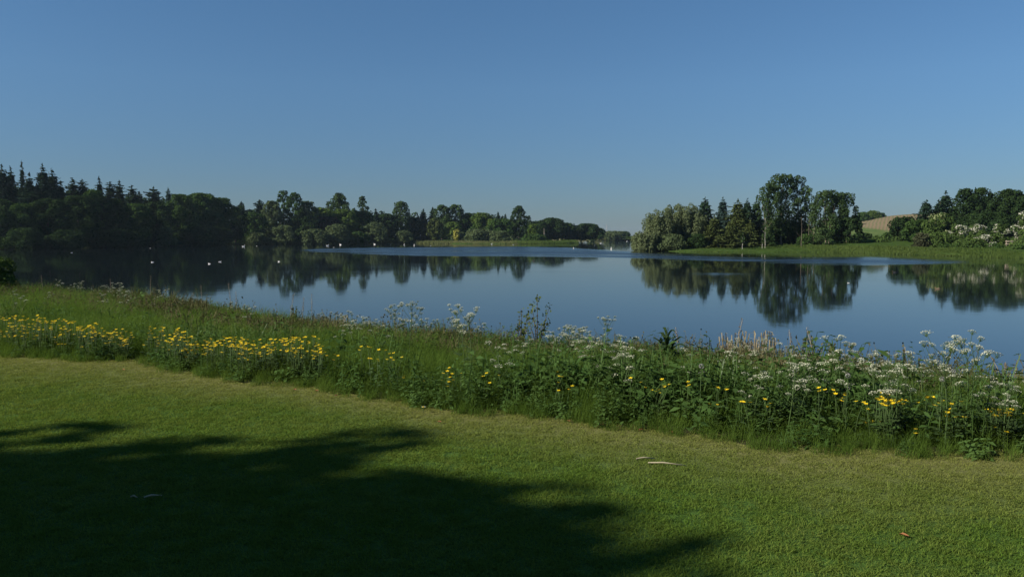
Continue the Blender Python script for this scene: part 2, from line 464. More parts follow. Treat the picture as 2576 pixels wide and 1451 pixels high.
# ploughed hill behind the right bank
def hill():
    gx = np.linspace(90, 520, 130); gy = np.linspace(230, 760, 110)
    X, Y = np.meshgrid(gx, gy)
    h = 15.3 * np.exp(-((X - 262) / 78) ** 2) * np.exp(-((Y - 500) / 120) ** 2) + 9 * np.exp(-((X - 430) / 120) ** 2) * np.exp(-((Y - 560) / 160) ** 2)
    Z = WATER + 1.2 + h + .25 * np.sin(X * .11) * np.sin(Y * .09)
    m, nt, out = nodes_of('ploughed_field')
    p = wpos(nt)
    at = nt.nodes.new('ShaderNodeAttribute'); at.attribute_name = 'field'
    mp = nt.nodes.new('ShaderNodeMapping'); nt.links.new(p, mp.inputs[0]); mp.inputs['Rotation'].default_value = (0, 0, R(26))
    wv = nt.nodes.new('ShaderNodeTexWave'); wv.wave_type = 'BANDS'; wv.bands_direction = 'X'
    wv.inputs['Scale'].default_value = .16; wv.inputs['Distortion'].default_value = 3.5; wv.inputs['Detail'].default_value = 2; wv.inputs['Detail Scale'].default_value = .35
    nt.links.new(mp.outputs[0], wv.inputs['Vector'])
    rows = mixc(nt, math_n(nt, 'MULTIPLY', wv.outputs[1], math_n(nt, 'MULTIPLY', noise(nt, .06, 3, p), 1.5), True), (.19, .14, .09), (.10, .115, .05))
    grass = ramp(nt, [(.3, (.055, .095, .028)), (.7, (.10, .13, .045))], noise(nt, .15, 4, p))
    b = nt.nodes.new('ShaderNodeBsdfDiffuse'); nt.links.new(mixc(nt, at.outputs['Fac'], grass, rows), b.inputs[0])
    nt.links.new(b.outputs[0], out.inputs[0])
    me = new_mesh('hill', np.stack([X, Y, Z], -1), grid_quads(len(gy), len(gx)), mats=[m], smooth=True)
    az = X / Y
    fld = np.clip((X - (196 + .06 * (Y - 420) - .000 * Y)) / 3, 0, 1) * np.clip((Y - 330) / 10, 0, 1)
    add_point_attr(me, 'field', fld.ravel())
    tag(link('hill', me), 'low hill with a brown ploughed field and green crop rows', 'hill', kind='structure')
hill()

# ---------------------------------------------------------------- trees
def unit(v): return v / (np.linalg.norm(v, axis=-1, keepdims=True) + 1e-9)

def leaf_quads(C, N, s, asp=.6, T=None):
    """diamond leaf clumps at C facing N"""
    n = len(C)
    if T is None: T = rng.normal(size=(n, 3))
    T = unit(T - (T * N).sum(1, keepdims=True) * N); B = np.cross(N, T)
    s = np.asarray(s).reshape(-1, 1) * np.ones((n, 1))
    bend = N * s * rng.uniform(-.25, .25, (n, 1))
    V = np.stack([C - T * s, C + B * s * asp + bend, C + T * s, C - B * s * asp + bend], 1).reshape(-1, 3)
    return V, np.arange(n * 4).reshape(-1, 4)

def lobes_crown(lobes, s, cover=1.1, flat=.85, up=.25):
    """leaf clumps over the surfaces of many small lobes; returns V, Q, tint"""
    Cs, Ns, Tn = [], [], []
    area = 2 * s * s * .6
    for (c, r) in lobes:
        n = max(10, int(cover * 4 * math.pi * r * r * .8 / area))
        d = unit(rng.normal(size=(n, 3)) + [0, 0, up])
        k = rng.uniform(.62, 1.12, (n, 1)) ** .7
        Cs.append(np.asarray(c) + d * k * r * [1, 1, flat])
        Ns.append(unit(d * .8 + rng.normal(size=(n, 3)) * .55 + [0, 0, .25]))
        Tn.append(np.clip(rng.normal(.5, .16) + rng.normal(0, .17, n), 0, 1))
    C, N = np.concatenate(Cs), np.concatenate(Ns)
    V, Q = leaf_quads(C, N, s * rng.uniform(.65, 1.25, len(C)))
    return V, Q, np.concatenate(Tn)

def envelope_lobes(h, w, z0, n, rl, prof, solid=True):
    """lobe centres inside a profile of revolution: prof(z 0..1) gives the half width 0..1"""
    L = []
    zs = (np.arange(n) + rng.uniform(0, 1, n)) / n
    for i, z in enumerate(zs):
        r = rl * w * rng.uniform(.7, 1.25)
        pr = max(prof(z) * w * .56 - r * .6, 0)
        a = i * 2.399 + rng.uniform(-.5, .5)
        rad = pr * rng.uniform(.7, 1.0) if i % 4 else pr * rng.uniform(0, .5)
        zz = z0 + (h - z0) * z
        zz = min(max(zz, z0 + r * .3), h - r * .75)
        L.append(((rad * math.cos(a), rad * math.sin(a), zz), r))
    return L

def trunk_mesh(h, r, mat, lean=0.0, limbs=5, spread=.25, forks=1, top=.85):
    b = MB()
    for f in range(forks):
        a0 = rng.uniform(0, 6.28); off = 0 if forks == 1 else r * 2.2
        p = np.array([off * math.cos(a0), off * math.sin(a0), -.3]); pts = [p.copy()]; rad = [r * 1.25 / forks ** .4]
        drift = rng.normal(0, .02, 2) * h + np.array([math.cos(a0), math.sin(a0)]) * (lean * h + (0 if forks == 1 else .1 * h))
        for k in range(1, 7):
            t = k / 6
            pts.append(np.array([p[0] + drift[0] * t * t + rng.normal(0, .006) * h, p[1] + drift[1] * t * t + rng.normal(0, .006) * h, h * top * t]))
            rad.append(max(r / forks ** .4 * (1 - .85 * t), .02))
        b.tube(pts, rad, 7)
        for l in range(limbs):
            t = rng.uniform(.35, .85); i = int(t * 6); q = pts[i]; a = rng.uniform(0, 6.28); L = spread * h * rng.uniform(.6, 1.1) * (1.15 - t)
            e = q + np.array([math.cos(a) * L, math.sin(a) * L, L * rng.uniform(.5, 1.1)])
            mid = (q + e) / 2 + np.array([0, 0, -.05 * L])
            b.tube([q, mid, e], [rad[i] * .55, rad[i] * .35, .02], 5)
    return b.mesh('trunk', [mat], smooth=True)

def spruce_crown(h, w, s, gap=1.0, z0=.06, droop=.25, taper=.70, ragged=.4):
    C, N, T, S, tn = [], [], [], [], []
    nl = int(max(12, min(40, h / .5)) * gap)
    for i in range(nl):
        z = z0 + (.98 - z0) * (i + rng.uniform(0, .6)) / nl
        r = w * .5 * (1 - z) ** taper * rng.uniform(1 - ragged, 1 + ragged) + .02 * w
        nb = max(4, int(9 * (1 - z) + 3))
        a0 = rng.uniform(0, 6.28); lt = rng.normal(.5, .12)
        for k in range(nb):
            a = a0 + k * 6.283 / nb + rng.normal(0, .25); L = r * rng.uniform(.55, 1.2); zb = min(z + rng.normal(0, .55) / nl, .985); L *= min(max((1 - zb) * 11, .22), 1)
            m = max(2, int(L / (s * .75)))
            u = (np.arange(m) + .6) / m
            dr = droop * rng.uniform(.6, 1.3)
            px = L * u; pz = h * zb - dr * L * u + .22 * L * np.maximum(u - .55, 0)
            ca, sa = math.cos(a), math.sin(a)
            for jj in range(2):
                side = rng.normal(0, .16, m) * L * .5 * (1.1 - u)
                C.append(np.stack([px * ca - side * sa, px * sa + side * ca, pz - rng.uniform(0, .12, m) * s * 2], 1))
                T.append(np.repeat([[ca, sa, -dr * .6]], m, 0) + rng.normal(0, .3, (m, 3)))
                N.append(unit(np.array([[ca * .25, sa * .25, 1]]) + rng.normal(0, .45, (m, 3))))
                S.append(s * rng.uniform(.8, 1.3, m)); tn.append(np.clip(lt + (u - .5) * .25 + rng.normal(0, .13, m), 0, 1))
    m = int(max(4, 1.2 / s * h * .06)); zt = rng.uniform(.93, 1.0, m) * h                  # leader
    C.append(np.stack([rng.normal(0, .01, m) * w, rng.normal(0, .01, m) * w, zt], 1)); T.append(np.repeat([[0, 0, 1.0]], m, 0) + rng.normal(0, .15, (m, 3)))
    N.append(unit(rng.normal(size=(m, 3)) * [1, 1, .2])); S.append(np.full(m, s * .8)); tn.append(np.full(m, .5))
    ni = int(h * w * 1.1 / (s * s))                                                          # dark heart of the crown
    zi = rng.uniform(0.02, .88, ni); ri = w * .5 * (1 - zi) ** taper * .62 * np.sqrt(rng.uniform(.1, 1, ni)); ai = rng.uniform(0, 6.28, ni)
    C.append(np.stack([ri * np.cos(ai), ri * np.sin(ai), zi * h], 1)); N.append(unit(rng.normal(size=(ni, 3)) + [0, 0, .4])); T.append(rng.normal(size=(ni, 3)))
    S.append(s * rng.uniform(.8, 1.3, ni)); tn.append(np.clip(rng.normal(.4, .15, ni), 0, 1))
    C, N, T, S = np.concatenate(C), np.concatenate(N), np.concatenate(T), np.concatenate(S)
    V, Q = leaf_quads(C, N, S, .46, T)
    return V, Q, np.concatenate(tn)

PROF = {
    'dome': lambda z: math.sqrt(max(0, 1 - (max(z - .35, 0) / .65) ** 2)) if z > .35 else .72 + .28 * z / .35,
    'egg': lambda z: math.sin(math.pi * min(max(.12 + z * .86, 0), 1)) ** .7,
    'column': lambda z: min(1, .55 + z * 1.4) * math.sqrt(max(0, 1 - max(0, (z - .55) / .46) ** 2)),
    'shrub': lambda z: math.sqrt(max(0, 1 - (z * .98) ** 2)),
    'poplar': lambda z: min(1, .42 + 1.3 * z) * (1 - max(0, z - .6) ** 1.4 * 1.7),
    'flat': lambda z: min(1, .5 + z) * (1 if z < .75 else 1 - (z - .75) * 1.6),
}
N_TREES = [0]

def tree(name, species, px, top, width, d, gz, label, group=None, pos=None, h=None, w=None, leaf=None, cat=None):
    """one tree standing d metres off whose crown reaches picture height `top` and is `width` wide"""
    if pos is None:
        x, y, zt = at_depth(px, top, d)
        h = zt - gz; w = width * d / F_PX
        w *= {'spruce': 1.95, 'pine': 1.9, 'lanky': 1.6}.get(species[0], 1.15)
        pos = (x, y, gz)
    s = leaf or min(max(d * .00165, .16), .62)
    root = empty(name, pos)
    tag(root, label, cat or ('shrub' if name.endswith(('shrub', 'bush')) else 'tree'), group)
    kind, mat = species
    bark = M['bark']
    V2 = None
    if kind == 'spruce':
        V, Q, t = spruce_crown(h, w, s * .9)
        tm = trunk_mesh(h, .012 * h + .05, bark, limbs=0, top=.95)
    elif kind == 'lanky':
        V, Q, t = spruce_crown(h, w, s * .8, gap=.7, z0=.45, ragged=.5)
        tm = trunk_mesh(h, .012 * h, bark, limbs=3, top=.97)
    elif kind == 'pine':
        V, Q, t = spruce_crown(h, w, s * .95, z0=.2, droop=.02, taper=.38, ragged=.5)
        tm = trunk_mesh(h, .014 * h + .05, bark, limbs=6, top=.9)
    elif kind == 'poplar':
        L = envelope_lobes(h, w, h * .16, int(40 + w * 2), .115, PROF['poplar'])
        V, Q, t = lobes_crown(L, s * .75, 1.0, 1.15)
        tm = trunk_mesh(h, .010 * h + .06, M['grey_bark'], limbs=6, forks=2, top=.85)
    elif kind == 'willow':
        L = []
        for k in range(int(16 + 2.2 * w)):
            a, rr = rng.uniform(0, 6.28), w * .5 * math.sqrt(rng.uniform(0, .75))
            hh = h * rng.uniform(.72, 1.0) * (1 - .25 * rr / (w * .5))
            r = w * rng.uniform(.09, .15)
            for q in np.linspace(.1, 1, 6): L.append(((rr * math.cos(a) * (.7 + .3 * q), rr * math.sin(a) * (.7 + .3 * q), max(r * .5, hh * q - r)), r * (1.15 - .45 * q)))
        V, Q, t = lobes_crown(L, s * .62, .8, 1.3)
        tm = trunk_mesh(h, .018 * h, bark, limbs=8, forks=3, top=.8)
    elif kind in ('shrub', 'thorn'):
        L = envelope_lobes(h, w, 0.0, int(13 + w), .17, PROF['shrub'])
        L += [((rng.uniform(-.4, .4) * w, rng.uniform(-.3, .3) * w, h * .12), w * .13) for _ in range(6)]
        V, Q, t = lobes_crown(L, s * .75, 1.0, .85)
        tm = trunk_mesh(h, .03 * h, bark, limbs=4, forks=3, top=.6)
        if kind == 'thorn':
            V2 = L
    elif kind == 'cream':
        L = envelope_lobes(h, w, 0.0, int(16 + w), .15, PROF['dome'])
        V, Q, t = lobes_crown(L, s * .75, 1.0, .8); V2 = L
        tm = trunk_mesh(h, .02 * h + .05, bark, limbs=5, forks=2)
    elif kind == 'column':
        L = envelope_lobes(h, w, h * .1, int(38 + w), .14, PROF['column'])
        V, Q, t = lobes_crown(L, s * .85, 1.15, 1.0)
        tm = trunk_mesh(h, .014 * h + .06, bark, limbs=6)
    else:
        L = envelope_lobes(h, w, h * .12, int(30 + w * 1.6), .135, PROF[kind if kind in PROF else 'dome'])
        V, Q, t = lobes_crown(L, s * .85, 1.05, .8)
        tm = trunk_mesh(h, .015 * h + .06, bark, limbs=6)
    link('trunk', tm, root)
    link('crown', new_mesh('crown', V, Q, mats=[M[mat]], ftint=t), root)
    if V2 is not None:
        Cs, Ns = [], []
        for (c, r) in V2:
            if rng.uniform() < (.5 if kind == 'thorn' else .55): continue
            n = int(4 * math.pi * r * r * (.26 if kind == 'thorn' else .16) / (2 * (s * .55) ** 2 * .8))
            dd = unit(rng.normal(size=(n, 3)) + [-.25, -.35, .55])
            Cs.append(np.asarray(c) + dd * r * rng.uniform(1.0, 1.2, (n, 1)) * [1, 1, .85]); Ns.append(unit(dd + rng.normal(size=(n, 3)) * .5))
        C, N = np.concatenate(Cs), np.concatenate(Ns)
        V, Q = leaf_quads(C, N, s * .55 * rng.uniform(.6, 1.3, len(C)), .8)
        link('blossom', new_mesh('blossom', V, Q, mats=[M['blossom' if kind == 'thorn' else 'cream_blossom']], ftint=np.clip(rng.normal(.5, .25, len(C)), 0, 1)), root)
    N_TREES[0] += 1
    return root

SPR, PIN, BRO, DRK, LIM = ('spruce', 'spruce'), ('pine', 'pine'), ('dome', 'broad'), ('dome', 'dark_broad'), ('dome', 'lime')
POP, WIL, SHR, COLM = ('poplar', 'poplar'), ('willow', 'willow'), ('shrub', 'willow_shrub'), ('column', 'poplar')
G = -.5
TREES = [
    # left wood: conifers along its skyline
    ('spruce_tree', SPR, 4, 411, 62, 225, G, 'dark spruce cut by the left picture edge, tallest pointed top of the left wood'),
    ('spruce_tree', SPR, 26, 417, 44, 228, G, 'dark spruce just left of the lanky bare-stemmed conifer on the left skyline'),
    ('lanky_conifer', ('lanky', 'spruce'), 54, 402, 26, 240, G, 'lanky thin conifer with a sparse open top, highest on the left skyline'),
    ('spruce_tree', SPR, 73, 432, 48, 226, G, 'shorter dark spruce between the lanky conifer and the pair of broad spruces'),
    ('spruce_tree', SPR, 106, 410, 66, 228, G, 'broad dark spruce, left one of the pair standing above the left wood'),
    ('spruce_tree', SPR, 131, 421, 62, 232, G, 'broad dark spruce, right one of the pair standing above the left wood'),
    ('spruce_tree', SPR, 152, 452, 40, 234, G, 'low dark spruce in the shoulder right of the pair of broad spruces'),
    ('pine_tree', PIN, 182, 445, 34, 244, G, 'dark round-topped pine, left one of two close together beyond the broad spruces'),
    ('pine_tree', PIN, 206, 449, 32, 246, G, 'dark round-topped pine, right one of two close together beyond the broad spruces'),
    ('spruce_tree', SPR, 249, 443, 30, 252, G, 'slim pointed spruce standing alone in the dip of the left skyline'),
    ('pine_tree', PIN, 277, 454, 34, 258, G, 'dark shaggy pine just right of the slim pointed spruce'),
    ('pine_tree', PIN, 300, 451, 26, 262, G, 'narrow upright pine in the middle of the row of pines on the left skyline'),
    ('pine_tree', PIN, 331, 464, 32, 268, G, 'dark pine with an open broken top right of the narrow upright pine'),
    ('pine_tree', PIN, 350, 480, 24, 272, G, 'small dark pine at the low right end of the row of pines'),
    ('pine_tree', PIN, 385, 469, 46, 276, G, 'big dark pointed-dome pine left of the pale spruce and the sunlit dome of leaves'),
    ('spruce_tree', ('spruce', 'blue_spruce'), 423, 471, 32, 290, G, 'pale green spruce peeping over the wood beside the sunlit leafy dome'),
    # left wood: leafy trees in front, in shade
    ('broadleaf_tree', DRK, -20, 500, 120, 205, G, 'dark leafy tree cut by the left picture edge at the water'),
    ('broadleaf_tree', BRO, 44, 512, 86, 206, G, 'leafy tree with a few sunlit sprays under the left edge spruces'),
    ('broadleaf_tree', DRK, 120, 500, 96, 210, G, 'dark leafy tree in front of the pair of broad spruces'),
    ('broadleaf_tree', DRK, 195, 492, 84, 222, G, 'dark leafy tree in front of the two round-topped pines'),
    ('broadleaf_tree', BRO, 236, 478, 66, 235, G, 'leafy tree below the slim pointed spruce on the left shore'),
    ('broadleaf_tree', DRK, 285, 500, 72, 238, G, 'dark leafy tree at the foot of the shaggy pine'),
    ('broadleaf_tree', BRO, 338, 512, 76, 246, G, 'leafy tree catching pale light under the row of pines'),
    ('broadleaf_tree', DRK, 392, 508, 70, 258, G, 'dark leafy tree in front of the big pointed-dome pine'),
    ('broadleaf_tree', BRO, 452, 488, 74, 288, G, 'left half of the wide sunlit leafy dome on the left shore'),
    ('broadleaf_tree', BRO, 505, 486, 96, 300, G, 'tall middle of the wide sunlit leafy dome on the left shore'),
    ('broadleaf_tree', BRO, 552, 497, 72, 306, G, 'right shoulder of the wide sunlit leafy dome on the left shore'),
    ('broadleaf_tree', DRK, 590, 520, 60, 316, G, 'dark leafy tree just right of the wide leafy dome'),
    ('willow_bush', SHR, 418, 570, 44, 252, -1.0, 'pale bush hanging over dark water below the pointed-dome pine'),
    ('willow_bush', ('shrub', 'dark_broad'), 60, 575, 90, 196, -1.0, 'dark bush at the waterline near the left picture edge'),
    ('willow_bush', ('shrub', 'dark_broad'), 160, 580, 90, 206, -1.0, 'dark bush at the waterline below the two round-topped pines'),
    ('willow_bush', ('shrub', 'dark_broad'), 300, 578, 100, 232, -1.0, 'wide dark bush at the waterline below the row of pines'),
    ('willow_bush', ('shrub', 'dark_broad'), 510, 572, 110, 286, -1.0, 'wide dark bush at the waterline below the leafy dome'),
    # far left shore: middle of the picture
    ('pine_tree', PIN, 607, 506, 24, 350, G, 'small dark round tree in the notch right of the leafy dome'),
    ('pine_tree', PIN, 653, 500, 24, 352, G, 'dark round-headed pine left of the twin-peaked broad tree'),
    ('broadleaf_tree', BRO, 640, 535, 56, 332, G, 'low leafy tree in front of the dark round-headed pine'),
    ('broadleaf_tree', ('dome', 'willow_shrub'), 683, 505, 56, 342, G, 'pale feathery left shoulder of the twin-peaked broad tree'),
    ('tall_broadleaf_tree', ('column', 'broad'), 712, 479, 34, 348, G, 'left peak of the twin-peaked broad tree on the far left shore'),
    ('tall_broadleaf_tree', ('column', 'broad'), 742, 485, 40, 346, G, 'right peak of the twin-peaked broad tree on the far left shore'),
    ('broadleaf_tree', ('dome', 'willow_shrub'), 772, 505, 50, 350, G, 'pale feathery tree sloping down right of the twin peaks'),
    ('broadleaf_tree', LIM, 806, 522, 60, 358, G, 'bright green rounded tree left of the broad airy poplar'),
    ('poplar_tree', ('egg', 'poplar'), 853, 485, 54, 372, G, 'broad airy poplar with a bulging round head above the far shore'),
    ('poplar_tree', ('egg', 'poplar'), 827, 505, 24, 374, G, 'small side head clinging to the left of the broad airy poplar'),
    ('broadleaf_tree', LIM, 862, 526, 66, 362, G, 'bright green tree below the broad airy poplar'),
    ('copper_tree', ('dome', 'copper'), 820, 545, 64, 354, G, 'dark purplish copper-leaved tree low behind the shore willows'),
    ('broadleaf_tree', DRK, 760, 542, 70, 346, G, 'dark leafy tree low behind the round shore willows'),
    ('poplar_tree', ('egg', 'poplar'), 911, 493, 32, 384, G, 'narrow leaning poplar with a small spike on its head'),
    ('poplar_tree', ('egg', 'poplar'), 890, 524, 24, 382, G, 'low round head left of the narrow leaning poplar'),
    ('broadleaf_tree', BRO, 915, 530, 52, 378, G, 'leafy skirt under the narrow leaning poplar'),
    ('spruce_tree', SPR, 945, 523, 22, 396, G, 'little spruce tip right of the narrow leaning poplar'),
    ('broadleaf_tree', DRK, 973, 537, 56, 402, G, 'dark rounded tree left of the single column poplar'),
    ('poplar_tree', COLM, 1009, 507, 40, 410, G, 'single column poplar with a square head standing above the gap'),
    ('broadleaf_tree', DRK, 1040, 546, 46, 414, G, 'low dark tree filling the dip right of the column poplar'),
    ('spruce_tree', SPR, 1065, 524, 30, 414, G, 'spruce at the left end of the twin round-headed trees'),
    ('spruce_tree', SPR, 1088, 520, 26, 416, G, 'thin spruce tip touching the left of the twin round-headed trees'),
    ('poplar_tree', COLM, 1111, 516, 40, 412, G, 'left one of the twin round-headed trees on the middle shore'),
    ('poplar_tree', COLM, 1144, 515, 40, 416, G, 'right one of the twin round-headed trees on the middle shore'),
    ('broadleaf_tree', ('dome', 'olive_spruce'), 1092, 548, 34, 396, G, 'olive tree at the water side of the twin round-headed trees'),
    ('broadleaf_tree', BRO, 1180, 536, 56, 418, G, 'leafy tree between the twin heads and the smooth green dome'),
    ('broadleaf_tree', LIM, 1214, 535, 60, 414, G, 'smooth bright green dome of leaves left of the dark tall poplar'),
    ('broadleaf_tree', LIM, 1140, 558, 46, 398, G, 'bright green low tree behind the reeds with a yellow bush beside it'),
    ('spruce_tree', SPR, 1253, 532, 18, 420, G, 'spruce tip right of the smooth green dome'),
    ('spruce_tree', SPR, 1271, 537, 16, 424, G, 'smaller spruce tip close left of the dark tall poplar'),
    ('broadleaf_tree', BRO, 1262, 550, 64, 400, G, 'leafy tree under the two spruce tips beside the tall poplar'),
    ('poplar_tree', ('egg', 'dark_broad'), 1305, 517, 40, 398, G, 'dark tall poplar standing over the right half of the far wood'),
    ('slim_tree', ('egg', 'poplar'), 1331, 542, 12, 430, G, 'thin wispy tree just right of the dark tall poplar'),
    ('broadleaf_tree', DRK, 1350, 556, 56, 432, G, 'dark tree low beside the thin wispy tree'),
    ('broadleaf_tree', DRK, 1388, 548, 64, 436, G, 'dark round hump beyond the pale dead stem'),
    ('broadleaf_tree', DRK, 1424, 560, 46, 446, G, 'dark tree stepping down right of the round hump'),
    ('spruce_tree', SPR, 1444, 561, 22, 452, G, 'small spiky conifer between the two dark humps near the channel'),
    ('broadleaf_tree', DRK, 1475, 562, 60, 456, G, 'last big dark hump of the far wood left of the channel'),
    ('broadleaf_tree', BRO, 1509, 573, 26, 500, G, 'small round tree ending the far wood at the channel'),
    # shore willows
    ('willow_bush', SHR, 650, 585, 50, 328, -1.0, 'small willow bush at the left end of the row of shore willows'),
    ('willow_bush', SHR, 711, 567, 62, 332, -1.0, 'round willow bush below the twin-peaked broad tree'),
    ('willow_bush', SHR, 790, 577, 70, 336, -1.0, 'wide low willow bush below the copper-leaved tree'),
    ('willow_bush', SHR, 850, 564, 60, 344, -1.0, 'tall round willow bush below the broad airy poplar'),
    ('willow_bush', ('shrub', 'broad'), 902, 582, 44, 352, -1.0, 'green bush at the water between two taller willow bushes'),
    ('willow_bush', SHR, 942, 560, 60, 362, -1.0, 'tall willow bush below the narrow leaning poplar'),
    ('willow_bush', SHR, 1016, 580, 46, 378, -1.0, 'round willow bush at the left end of the pale reeds'),
    ('willow_bush', SHR, 1160, 585, 44, 392, -1.0, 'low willow bush behind the middle of the pale reeds'),
    ('willow_bush', SHR, 1206, 577, 66, 380, -1.0, 'broad grey willow bush below the smooth green dome'),
    ('willow_bush', SHR, 1258, 582, 56, 376, -1.0, 'grey willow bush left of the dark tall poplar foot'),
    ('willow_bush', ('shrub', 'broad'), 1344, 589, 56, 372, -1.0, 'round green bush at the water right of the dark tall poplar'),
    ('willow_bush', ('column', 'lime'), 1342, 564, 26, 384, -1.0, 'pale fresh-green upright bush above the round green bush'),
    ('yellow_bush', ('column', 'yellow_leaf'), 1148, 577, 14, 388, -1.0, 'small bright yellow bush behind the reeds'),
    ('broadleaf_tree', ('dome', 'willow_shrub'), 1545, 581, 46, 620, G, 'pale low tree in the hazy wood at the channel mouth'),
    ('broadleaf_tree', DRK, 1572, 581, 22, 640, G, 'dark square-ended tree at the tip of the hazy wood'),
    # spit
    ('willow_tree', WIL, 1622, 571, 66, 176, -1.2, 'low grey willow leaning over the water at the tip of the spit'),
    ('willow_tree', WIL, 1666, 513, 88, 180, -.9, 'grey willow second from the tip of the spit'),
    ('willow_tree', WIL, 1699, 498, 62, 184, -.8, 'tallest pale willow of the grey clump on the spit'),
    ('willow_tree', WIL, 1733, 502, 86, 182, -.8, 'grey-green willow touching the first dark spruce on the spit'),
    ('spruce_tree', SPR, 1773, 493, 62, 186, -.75, 'first dark spruce right of the grey willows on the spit'),
    ('spruce_tree', ('spruce', 'blue_spruce'), 1818, 494, 46, 196, -.7, 'blue-grey spruce with a clean pointed top on the spit'),
    ('spruce_tree', ('spruce', 'olive_spruce'), 1797, 540, 56, 178, -.8, 'low olive spruce in front of the blue-grey spruce'),
    ('spruce_tree', ('spruce', 'olive_spruce'), 1857, 499, 66, 184, -.75, 'wide olive spruce left of the big poplars on the spit'),
    ('spruce_tree', ('spruce', 'olive_spruce'), 1842, 556, 50, 176, -.8, 'low drooping olive spruce at the front of the spit'),
    ('spruce_tree', SPR, 1880, 498, 46, 190, -.7, 'narrow dark spruce between the wide olive spruce and the big poplars'),
    ('spruce_tree', SPR, 1903, 499, 48, 192, -.7, 'dark spruce half hidden by the left side of the big poplars'),
    ('spruce_tree', ('spruce', 'olive_spruce'), 1888, 552, 46, 178, -.8, 'olive spruce low in front of the two narrow dark spruces'),
    ('poplar_tree', POP, 1936, 462, 56, 184, -.75, 'left shoulder poplar of the tallest clump on the spit'),
    ('poplar_tree', POP, 1966, 440, 74, 186, -.75, 'tallest left-hand poplar of the big clump on the spit'),
    ('poplar_tree', POP, 2003, 440, 56, 188, -.75, 'tall twin-topped poplar in the middle of the big clump on the spit'),
    ('poplar_tree', POP, 2030, 474, 40, 186, -.75, 'right-hand poplar of the big clump with bare pale trunks'),
    ('slim_tree', ('poplar', 'poplar'), 2044, 512, 20, 184, -.75, 'thin half-bare tree in the gap between the poplar clumps'),
    ('poplar_tree', POP, 2084, 481, 74, 182, -.75, 'airy round-headed poplar right of the gap on the spit'),
    ('poplar_tree', POP, 2122, 486, 60, 184, -.75, 'rounded poplar at the right end of the spit trees'),
    ('broadleaf_tree', DRK, 2132, 545, 60, 180, -.75, 'dark dense tree under the right end poplar of the spit'),
    ('broadleaf_tree', ('dome', 'dark_broad'), 1960, 552, 66, 190, -.75, 'dark undergrowth tree beneath the tallest poplar'),
    ('broadleaf_tree', ('dome', 'dark_broad'), 2010, 560, 56, 190, -.75, 'dark undergrowth tree beneath the twin-topped poplar'),
    ('willow_bush', ('shrub', 'poplar'), 2070, 572, 40, 176, -.8, 'grey-green bush at the foot of the airy round-headed poplar'),
    ('willow_bush', ('shrub', 'broad'), 2028, 588, 40, 176, -.8, 'low green bush at the foot of the bare pale trunks'),
    ('willow_bush', ('shrub', 'dark_broad'), 1755, 588, 50, 177, -.9, 'low dark bush under the first dark spruce'),
    ('willow_bush', SHR, 1690, 590, 70, 175, -1.0, 'low grey willow bush at the front of the willow clump'),
    ('willow_bush', ('shrub', 'dark_broad'), 1930, 588, 40, 178, -.8, 'low dark bush beside the white birch stem'),
    # right bank and hill
    ('broadleaf_tree', ('shrub', 'broad'), 2152, 541, 26, 470, 3.5, 'small tree on the hill edge touching the spit trees'),
    ('broadleaf_tree', ('shrub', 'broad'), 2172, 533, 34, 500, 9.5, 'rounded tree on the hill top left of the field crest'),
    ('broadleaf_tree', ('shrub', 'lime'), 2196, 530, 40, 506, 10.5, 'highest rounded tree on the hill top above the ploughed field'),
    ('broadleaf_tree', ('shrub', 'broad'), 2217, 535, 26, 506, 10.5, 'right end tree of the hill-top row above the ploughed field'),
    ('round_bush', ('shrub', 'dark_broad'), 2180, 586, 30, 215, .1, 'dark round bush at the foot of the ploughed field'),
    ('round_bush', ('shrub', 'hawthorn'), 2205, 592, 24, 212, .1, 'pale small bush in the middle below the ploughed field'),
    ('round_bush', ('shrub', 'broad'), 2232, 584, 28, 210, .1, 'upright bush at the right foot of the ploughed field'),
    ('broadleaf_tree', ('column', 'dark_broad'), 2276, 547, 58, 182, .0, 'dark smooth round tree at the right edge of the field'),
    ('broadleaf_tree', ('dome', 'broad'), 2316, 552, 66, 172, -.2, 'green tree between the smooth round tree and the cream-flowered one'),
    ('spruce_tree', ('spruce', 'spruce'), 2331, 499, 58, 196, .4, 'pointed dark spruce at the left end of the right-hand wood'),
    ('spruce_tree', ('spruce', 'spruce'), 2362, 500, 44, 198, .4, 'ragged dark spruce between the two pointed spruces on the right'),
    ('spruce_tree', ('spruce', 'spruce'), 2380, 477, 56, 200, .4, 'taller pointed spruce second in the right-hand wood'),
    ('pine_tree', ('egg', 'dark_broad'), 2430, 474, 64, 196, .4, 'dark bushy tree next right of the taller pointed spruce'),
    ('pine_tree', ('egg', 'dark_broad'), 2470, 472, 62, 194, .4, 'dark spiky-topped tree in the middle of the right-hand wood'),
    ('spruce_tree', ('spruce', 'spruce'), 2454, 471, 26, 200, .4, 'thin spruce tip between the bushy tree and the spiky-topped tree'),
    ('spruce_tree', ('spruce', 'spruce'), 2491, 473, 30, 200, .4, 'thin spruce tip right of the spiky-topped tree'),
    ('broadleaf_tree', ('dome', 'dark_broad'), 2538, 476, 84, 190, .4, 'big dark leafy dome at the top of the right-hand wood'),
    ('broadleaf_tree', ('dome', 'dark_broad'), 2592, 487, 70, 186, .4, 'dark leafy tree cut by the right picture edge'),
    ('broadleaf_tree', ('dome', 'dark_broad'), 2480, 535, 110, 178, .2, 'dark lower tree behind the white hawthorns'),
    ('cream_flowered_tree', ('cream', 'hawthorn'), 2368, 536, 74, 166, -.2, 'tree dusted with cream blossom left of the white hawthorns'),
    ('dark_bush', ('shrub', 'twiggy'), 2318, 585, 42, 150, -.75, 'dull twiggy bush at the water end of the right bank'),
